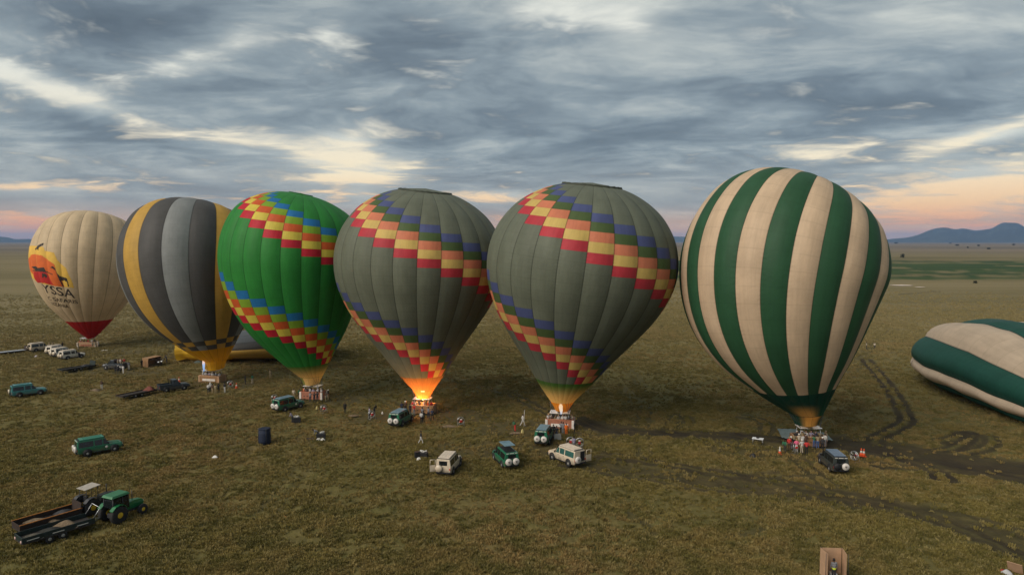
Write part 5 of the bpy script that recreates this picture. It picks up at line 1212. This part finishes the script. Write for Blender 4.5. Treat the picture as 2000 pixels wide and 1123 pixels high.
t4 = trailer('low black flat trailer lying left of the truck with riders', (124, 727), (176, 719), 6.4, 2.0, .5, .15, dgm, headboard=True); heap('black bundle at the front of the low black trailer', on(t4, 1.8, 0, .58), 1.0, .7, .5, mat('black_bundle', (.02, .02, .022), .8, var=.3), 6, 'bundle', 'bundle')
t5 = trailer('long flat trailer with pale deck at the far left edge', (4, 693), (40, 689), 6.0, 2.0, .55, 0, rustm, headboard=True); MB().box((0, 0, .66), (5.2, 1.7, .06)).build('pale_cover', mat('pale_cover', (.30, .33, .36), .6, var=.2), t5)

# tractors
tg = paint('tractor_green', (0.010, 0.130, 0.040), (.3, .9)); ty = mat('wheel_yellow', (0.55, 0.36, 0.02), .5, var=.2)
def tractor(label, rear, front, pm_, canopy, rim):
    a, b = G(*rear), G(*front); d = b - a; root = empty('tractor', (a + b) / 2, math.atan2(d.y, d.x)); tag(root, label, 'tractor', 'tractors with trailers')
    loft(MB(), [section(.2, .32, .36, .75, 1.45, .33), section(1.0, .32, .36, .75, 1.48, .32), section(1.75, .30, .34, .75, 1.36, .28), section(1.95, .26, .30, .8, 1.22, .22)]).build('bonnet', pm_, root, .04)
    MB().box((.1, 0, .72), (3.0, .5, .4)).build('chassis', dkst, root, .03)
    MB().box((1.96, 0, 1.0), (.03, .42, .36)).build('grille', blackp, root)
    MB().tube([(1.1, .2, 1.4), (1.1, .2, 2.25)], .045, 8).build('exhaust', dkst, root)
    for s_ in (-1, 1):
        wheel_at(root, -1.0, s_ * .82, .82, .46, rim, 'tr'); wheel_at(root, 1.45, s_ * .74, .50, .30, rim, 'tf')
        loft(MB(), [[(x, s_ * .60, z), (x, s_ * 1.06, z), (x, s_ * 1.06, z + .05), (x, s_ * .60, z + .05)] for x, z in ((-1.75, 1.35), (-1.4, 1.66), (-1.0, 1.74), (-.6, 1.64), (-.3, 1.35))]).build('mudguard', pm_ if not canopy else dkst, root)
        MB().box((1.96, s_ * .2, 1.12), (.04, .13, .1)).build('headlight', lampg, root)
    if canopy:
        MB().box((-.75, 0, 2.62), (1.5, 1.35, .05), ry=-.06).build('canopy', mat('canopy_white', (.38, .34, .29), .6, var=.2), root)
        for x, y in ((-1.3, -.5), (-1.3, .5), (-.2, -.5), (-.2, .5)): MB().tube([(x, y, 1.2), (x, y, 2.6)], .03, 5).build('post', dkst, root)
    else:
        for x, y in ((-1.45, -.66), (-1.45, .66), (-.5, -.70), (-.5, .70), (.18, -.62), (.18, .62)): MB().tube([(x, y, 1.1), (x * .95, y * .94, 2.42)], .045, 5).build('cab_pillar', dkst, root)
        MB().box((-.65, 0, 2.52), (1.85, 1.5, .2), taper=.86).build('cab_roof', pm_, root, .04)
        MB().box((.17, 0, 1.85), (.02, 1.1, .95)).build('windscreen', glassm, root); MB().box((-1.44, 0, 1.9), (.02, 1.15, .85)).build('rear_window', glassm, root)
        for s_ in (-1, 1): MB().box((-.15, s_ * .655, 1.72), (.55, .02, 1.1)).build('door_glass', glassm, root); MB().box((-.98, s_ * .655, 1.95), (.8, .02, .75)).build('side_window', glassm, root)
        MB().tube([(.3, -.6, 2.5), (.3, -.6, 3.9)], .012, 4).build('aerial', dkst, root)
    MB().box((-.85, 0, 1.25), (.5, .5, .16)).build('seat', blackp, root, .03); MB().box((-1.08, 0, 1.55), (.12, .48, .5)).build('backrest', blackp, root, .03)
    MB().tube([(-.1, 0, 1.3), (-.25, 0, 1.62)], .03, 6).tube([(-.25 + .0 , .2 * math.cos(k * .785), 1.62 + .2 * math.sin(k * .785)) for k in range(8)], .018, 4, close=True).build('steering_wheel', blackp, root)
    return root
tractor('green tractor with yellow wheel rims and closed cab', (219, 1020), (262, 1003), tg, False, ty)
tractor('dark open tractor with white sun canopy beside the green tractor', (172, 1003), (208, 990), mat('tractor_dark', (.03, .034, .03), .6, var=.3), True, ty)

# ------------------------------------------------------------------ gear on the grass
def place(name, px, py, rz, label, cat, group=None):
    o = empty(name, G(px, py), R(rz)); tag(o, label, cat, group); return o
fanred = mat('engine_red', (0.42, 0.03, 0.025), .5, var=.2)
def fan(px, py, rz, label):
    o = place('inflation_fan', px, py, rz, label, 'fan', 'inflation fans')
    for x in (-.1, .1): MB().tube([(x, .52 * math.cos(k * .3927), .72 + .52 * math.sin(k * .3927)) for k in range(16)], .03, 5, close=True).build('cage_ring', steel, o)
    mb = MB()
    for k in range(8): mb.tube([(.11, .10 * math.cos(k * .785), .72 + .10 * math.sin(k * .785)), (.12, .5 * math.cos(k * .785), .72 + .5 * math.sin(k * .785))], .01, 4)
    mb.build('guard_spokes', steel, o)
    for k in range(2): MB().box((0, 0, .72), (.03, .9, .12), rx=k * 1.57).build('blade', blackp, o)
    MB().box((-.2, 0, .72), (.34, .3, .3)).build('engine', fanred, o, .03); MB().box((-.2, 0, .93), (.26, .24, .12)).build('fuel_tank', whl, o, .02)
    for s_ in (-1, 1):
        MB().tube([(-.35, s_ * .3, .72), (-.45, s_ * .42, .04), (.35, s_ * .42, .04), (.1, s_ * .4, .4)], .025, 5).build('stand_leg', steel, o)
    return o
fan(1552, 884, 150, 'inflation fan with red engine by the green jacket at the striped balloon'); fan(1668, 901, 200, 'inflation fan with red engine right of the dark grey green jeep'); fan(1114, 872, 100, 'left inflation fan behind the cream jeep with open door'); fan(1132, 874, 80, 'right inflation fan behind the cream jeep with open door')
fan(726, 818, 130, 'inflation fan held by two people left of the burning balloon'); fan(900, 831, 110, 'inflation fan standing right of the burning balloon'); fan(632, 806, 140, 'small inflation fan below the green balloon basket'); fan(536, 785, 140, 'inflation fan behind the green jeep'); fan(450, 757, 120, 'inflation fan right of the checkered hem balloon basket')
conem = mat('cone_orange', (0.62, 0.085, 0.02), .6, var=.15)
def cone(px, py, label):
    o = place('traffic_cone', px, py, 0, label, 'cone', 'traffic cones')
    MB().box((0, 0, .03), (.5, .5, .05)).build('base', conem, o, .01); MB().lathe([(.2, .055), (.15, .4)], 12).build('lower_cone', conem, o); MB().lathe([(.15, .402), (.10, .65)], 12).build('white_sleeve', whl, o); MB().lathe([(.10, .652), (.05, .95)], 12).build('tip', whl if px > 1500 and px < 1600 else conem, o)
cone(1523, 887, 'orange and white cone left of the fan at the striped balloon'); cone(1687, 891, 'orange and white cone, right one of the pair beside the fan'); cone(1682, 890, 'orange cone, left one of the pair beside the fan'); cone(350, 746, 'orange and white cone behind the dark pickup'); cone(462, 758, 'orange and white cone right of the checkered hem balloon people')
def table(px, py, rz, label, topm, w, d_, h_, legm, group='tables on the grass'):
    o = place('folding_table', px, py, rz, label, 'table', group)
    MB().box((0, 0, h_), (w, d_, .05)).build('table_top', topm, o, .01)
    for x in (-1, 1):
        for y in (-1, 1): MB().tube([(x * w * .42, y * d_ * .4, h_ - .03), (x * w * .45, y * d_ * .42, 0)], .02, 5).build('leg', legm, o)
    return o
table(1480, 867, -28, 'white folding table left of the striped balloon basket', panm, 1.35, .85, .74, steel)
MB().box((0, 0, .06), (.34, .24, .12)).build('equipment_case', blackp, None, .02)
o = bpy.data.objects['equipment_case']; o.location = G(1480, 867) + Vector((0, .05, .75)); tag(o, 'black equipment case on the white folding table', 'case')
def chest(px, py, rz, label, w, d_, h_):
    o = place('black_chest', px, py, rz, label, 'chest', 'black chests with white table ware')
    MB().box((0, 0, h_ / 2), (w, d_, h_)).build('box', blackp, o, .02); MB().box((0, 0, h_ + .015), (w * .96, d_ * .96, .03)).build('lid', dkst, o)
    return o
def ware(px, py, z, label, seed, n=6):
    r_ = random.Random(seed); b = G(px, py) + Vector((0, 0, z))
    o = empty('white_table_ware', b); tag(o, label, 'tableware')
    for k in range(n): MB().lathe([(.06, 0), (.10, .04), (.09, .16), (.05, .18)], 10, 'Z', (r_.uniform(-.35, .35), r_.uniform(-.25, .25), 0)).build('cup', whl, o)
    MB().box((.05, .0, .02), (.5, .35, .05), rz=r_.random()).build('cloth', whl, o)
chest(580, 825, 10, 'black chest below the green jeep beside the lavender shirt', 1.0, .6, .72); ware(580, 824, .76, 'white ware on the black chest below the green jeep', 1)
chest(627, 856, 5, 'black chest beside the bent person in grey', 1.1, .7, .65); ware(627, 855, .69, 'white ware on the black chest beside the bent person', 2)
chest(826, 893, -8, 'black chest on the grass below the striding person', 1.2, .7, .6); ware(827, 892, .64, 'white ware on the black chest below the striding person', 3)
chest(815, 894, 20, 'small black chest left of the larger one below the striding person', .6, .5, .75)
for px, py, w, lb in ((622, 859, .32, 'white bag at the feet of the bent person in grey'), (630, 859, .26, 'small white bag before the black chest'), (818, 897, .34, 'white bag beside the small black chest')):
    heap(lb, G(px, py), w, w * .8, .35, whl, int(px), 'bag', 'white_bag')
heap('lone white bag on the open left grass', G(420, 893), .32, .26, .34, whl, 9, 'bag', 'white_bag'); heap('black bag on the grass left of the orange cone', G(1471, 892), .42, .34, .6, blackp, 12, 'bag', 'black_bag')
heap('pale yellow canister on the grass below the green balloon basket', G(619, 800), .2, .18, .75, mat('pale_yellow', (.55, .46, .18), .6), 13, 'canister', 'canister'); heap('pale yellow canister left of the leaning olive balloon', G(1020, 846), .2, .18, .8, mat('pale_yellow', (.55, .46, .18), .6), 14, 'canister', 'canister')
heap('brown sacks on the grass left of the leaning olive balloon', G(1008, 846), .9, .35, .28, burlap, 15); heap('grey brown sacks on the grass beside the lone fan', G(878, 833), 1.2, .4, .35, burlap, 16); heap('grey sack pile on the grass right of the lone person in black', G(690, 812), .8, .3, .25, burlap, 19)
heap('brown crates and sacks beside the person in white trousers', G(187, 763), .9, .5, .5, burlap, 17, 'crates', 'crate_pile'); heap('dark rope coil on the grass left of the bent person', G(600, 857), 1.3, .35, .15, mat('dark_rope', (.05, .035, .025), .9), 18, 'rope', 'rope_coil')
heap('white bag on the grass between cream jeeps and trailer', G(71, 697), .5, .3, .5, mat('lilac_bag', (.42, .38, .42), .8), 20, 'bag', 'white_bag'); heap('white sheet on the grass right of the far cream balloon', G(208, 684), 1.2, .4, .12, whl, 21, 'sheet', 'white_sheet')
heap('green grey bag at the mouth of the checkered hem balloon', G(388, 708), 1.0, .6, .7, mat('bag_green', (.06, .08, .07), .8), 22, 'bag', 'green_bag'); heap('tiny white lantern beside the two people at the fan', G(747, 808), .15, .15, .5, whl, 23, 'lantern', 'lantern')
MB().tube([(0, 0, 0), (.1, 0, 2.4)], .03, 6).build('white_pole', whl); o = bpy.data.objects['white_pole']; o.location = G(1023, 833); tag(o, 'white pole standing beside the striding person in white', 'pole')
# ground sheets
tarpm = mat('grey_green_tarp', (0.15, 0.19, 0.175), .6, var=.25, vscale=1.2, bump=.5)
def sheet(pxs, label):
    g = [G(*q) for q in pxs]; c = sum(g, Vector()) / len(g); n = 10; vs = []
    for j in range(n + 1):
        for i in range(n + 1):
            u, v_ = i / n, j / n; q = (g[0] * (1 - u) + g[1] * u) * (1 - v_) + (g[3] * (1 - u) + g[2] * u) * v_
            vs.append((q.x - c.x, q.y - c.y, .24 + .07 * math.sin(i * 1.9 + j) * math.cos(j * 1.7)))
    o = MB().add(vs + [(a, b, z - .04) for a, b, z in vs], [(j * 11 + i, j * 11 + i + 1, (j + 1) * 11 + i + 1, (j + 1) * 11 + i) for j in range(n) for i in range(n)], True).build('ground_sheet', tarpm); o.location = (c.x, c.y, 0); tag(o, label, 'tarpaulin', 'ground sheets at the striped balloon')
sheet([(1527, 858), (1560, 862), (1556, 841), (1518, 840)], 'grey green ground sheet left of the wicker basket'); sheet([(1600, 862), (1627, 863), (1612, 848), (1590, 846)], 'grey green ground sheet right of the wicker basket')
# blue cabin, canvas screens
bluem = mat('navy_canvas', (0.010, 0.016, 0.036), .8, var=.2, vscale=2.5, bump=.4)
o = place('toilet_tent', 517, 866, 12, 'tall navy canvas toilet tent alone on the grass', 'tent')
MB().lathe([(.78, 0), (.80, .5), (.77, 1.2), (.74, 1.95)], 8).build('canvas', bluem, o); MB().lathe([(.77, 1.93), (.79, 1.99), (.70, 2.02), (.3, 1.98)], 8).build('top_frame', bluem, o)
for k in range(4): MB().tube([(.76 * math.cos(k * 1.571 + .39), .76 * math.sin(k * 1.571 + .39), 0), (.735 * math.cos(k * 1.571 + .39), .735 * math.sin(k * 1.571 + .39), 2.06)], .025, 5).build('pole', dkst, o)
canv = mat('tan_canvas', (0.40, 0.25, 0.15), .85, var=.15, vscale=1.5, bump=.3)
o = place('canvas_screen', 1628, 1131, -4, 'open tan canvas screen at the bottom edge of the grass', 'screen')
MB().box((0, .55, 1.15), (1.5, .03, 2.2)).build('back_canvas', canv, o); MB().box((-.76, 0, 1.15), (.03, 1.15, 2.2), rz=.12).build('side_canvas', canv, o); MB().box((.76, 0, 1.15), (.03, 1.15, 2.2), rz=-.12).build('side_canvas', canv, o)
for x, y in ((-.77, .57), (.77, .57), (-.83, -.57), (.83, -.57)): MB().tube([(x, y, 0), (x, y, 2.3)], .02, 5).build('pole', dkst, o)
MB().box((0, .1, .25), (.5, .45, .5)).build('bucket_seat', whl, o, .05)
person(G(1628, 1134), 'person in grey shirt and yellow belt inside the tan canvas screen', 'stand', 180, 'grey', 'charcoal', 'dark', 0)
bel = MB().lathe([(.155, 0), (.16, .02), (.16, .09), (.155, .11)], 14).build('yellow_belt', mat('hi_vis', (.55, .62, .03), .6)); bel.location = G(1628, 1134) + Vector((0, 0, .95)); tag(bel, 'bright yellow belt of the person in the tan screen', 'belt')
o = place('wooden_board', 1982, 1119, -50, 'tan board leaning at the lower right corner', 'board'); MB().box((0, 0, .45), (1.0, .05, 1.0), rx=.5).build('panel', canv, o); MB().tube([(0, 0, .7), (0, .6, 0)], .03, 5).build('prop', dkst, o)
heap('grey white bundle beside the tan board in the corner', G(1966, 1119), .45, .3, .4, mat('grey_white', (.42, .42, .42), .8), 30, 'bundle', 'bundle'); heap('red cloth beside the grey bundle in the corner', G(1958, 1115), .32, .16, .22, fanred, 31, 'cloth', 'red_cloth')
o = place('display_board', 1089, 860, 10, 'grey board leaning beside the green jeep nose', 'board'); MB().box((0, 0, .5), (.95, .05, .8), rx=-.25).build('panel', mat('board_grey', (.20, .20, .18), .7), o)
for x in (-.4, .4): MB().tube([(x, .02, .9), (x, .4, 0)], .02, 5).build('prop', dkst, o)

# ------------------------------------------------------------------ haze over the plain
hz = MB().box((0, 0, 195), (76000, 76000, 470)).build('haze', None); tag(hz, kind='stuff')
hmat = bpy.data.materials.new('haze_air'); hmat.use_nodes = True; hn = hmat.node_tree; hn.nodes.clear()
pv = hn.nodes.new('ShaderNodeVolumePrincipled'); pv.inputs['Color'].default_value = (0.34, 0.57, 1.0, 1); pv.inputs['Density'].default_value = 3.8e-5; pv.inputs['Anisotropy'].default_value = 0.0
mo = hn.nodes.new('ShaderNodeOutputMaterial'); hn.links.new(pv.outputs[0], mo.inputs['Volume']); hz.material_slots[0].material = hmat
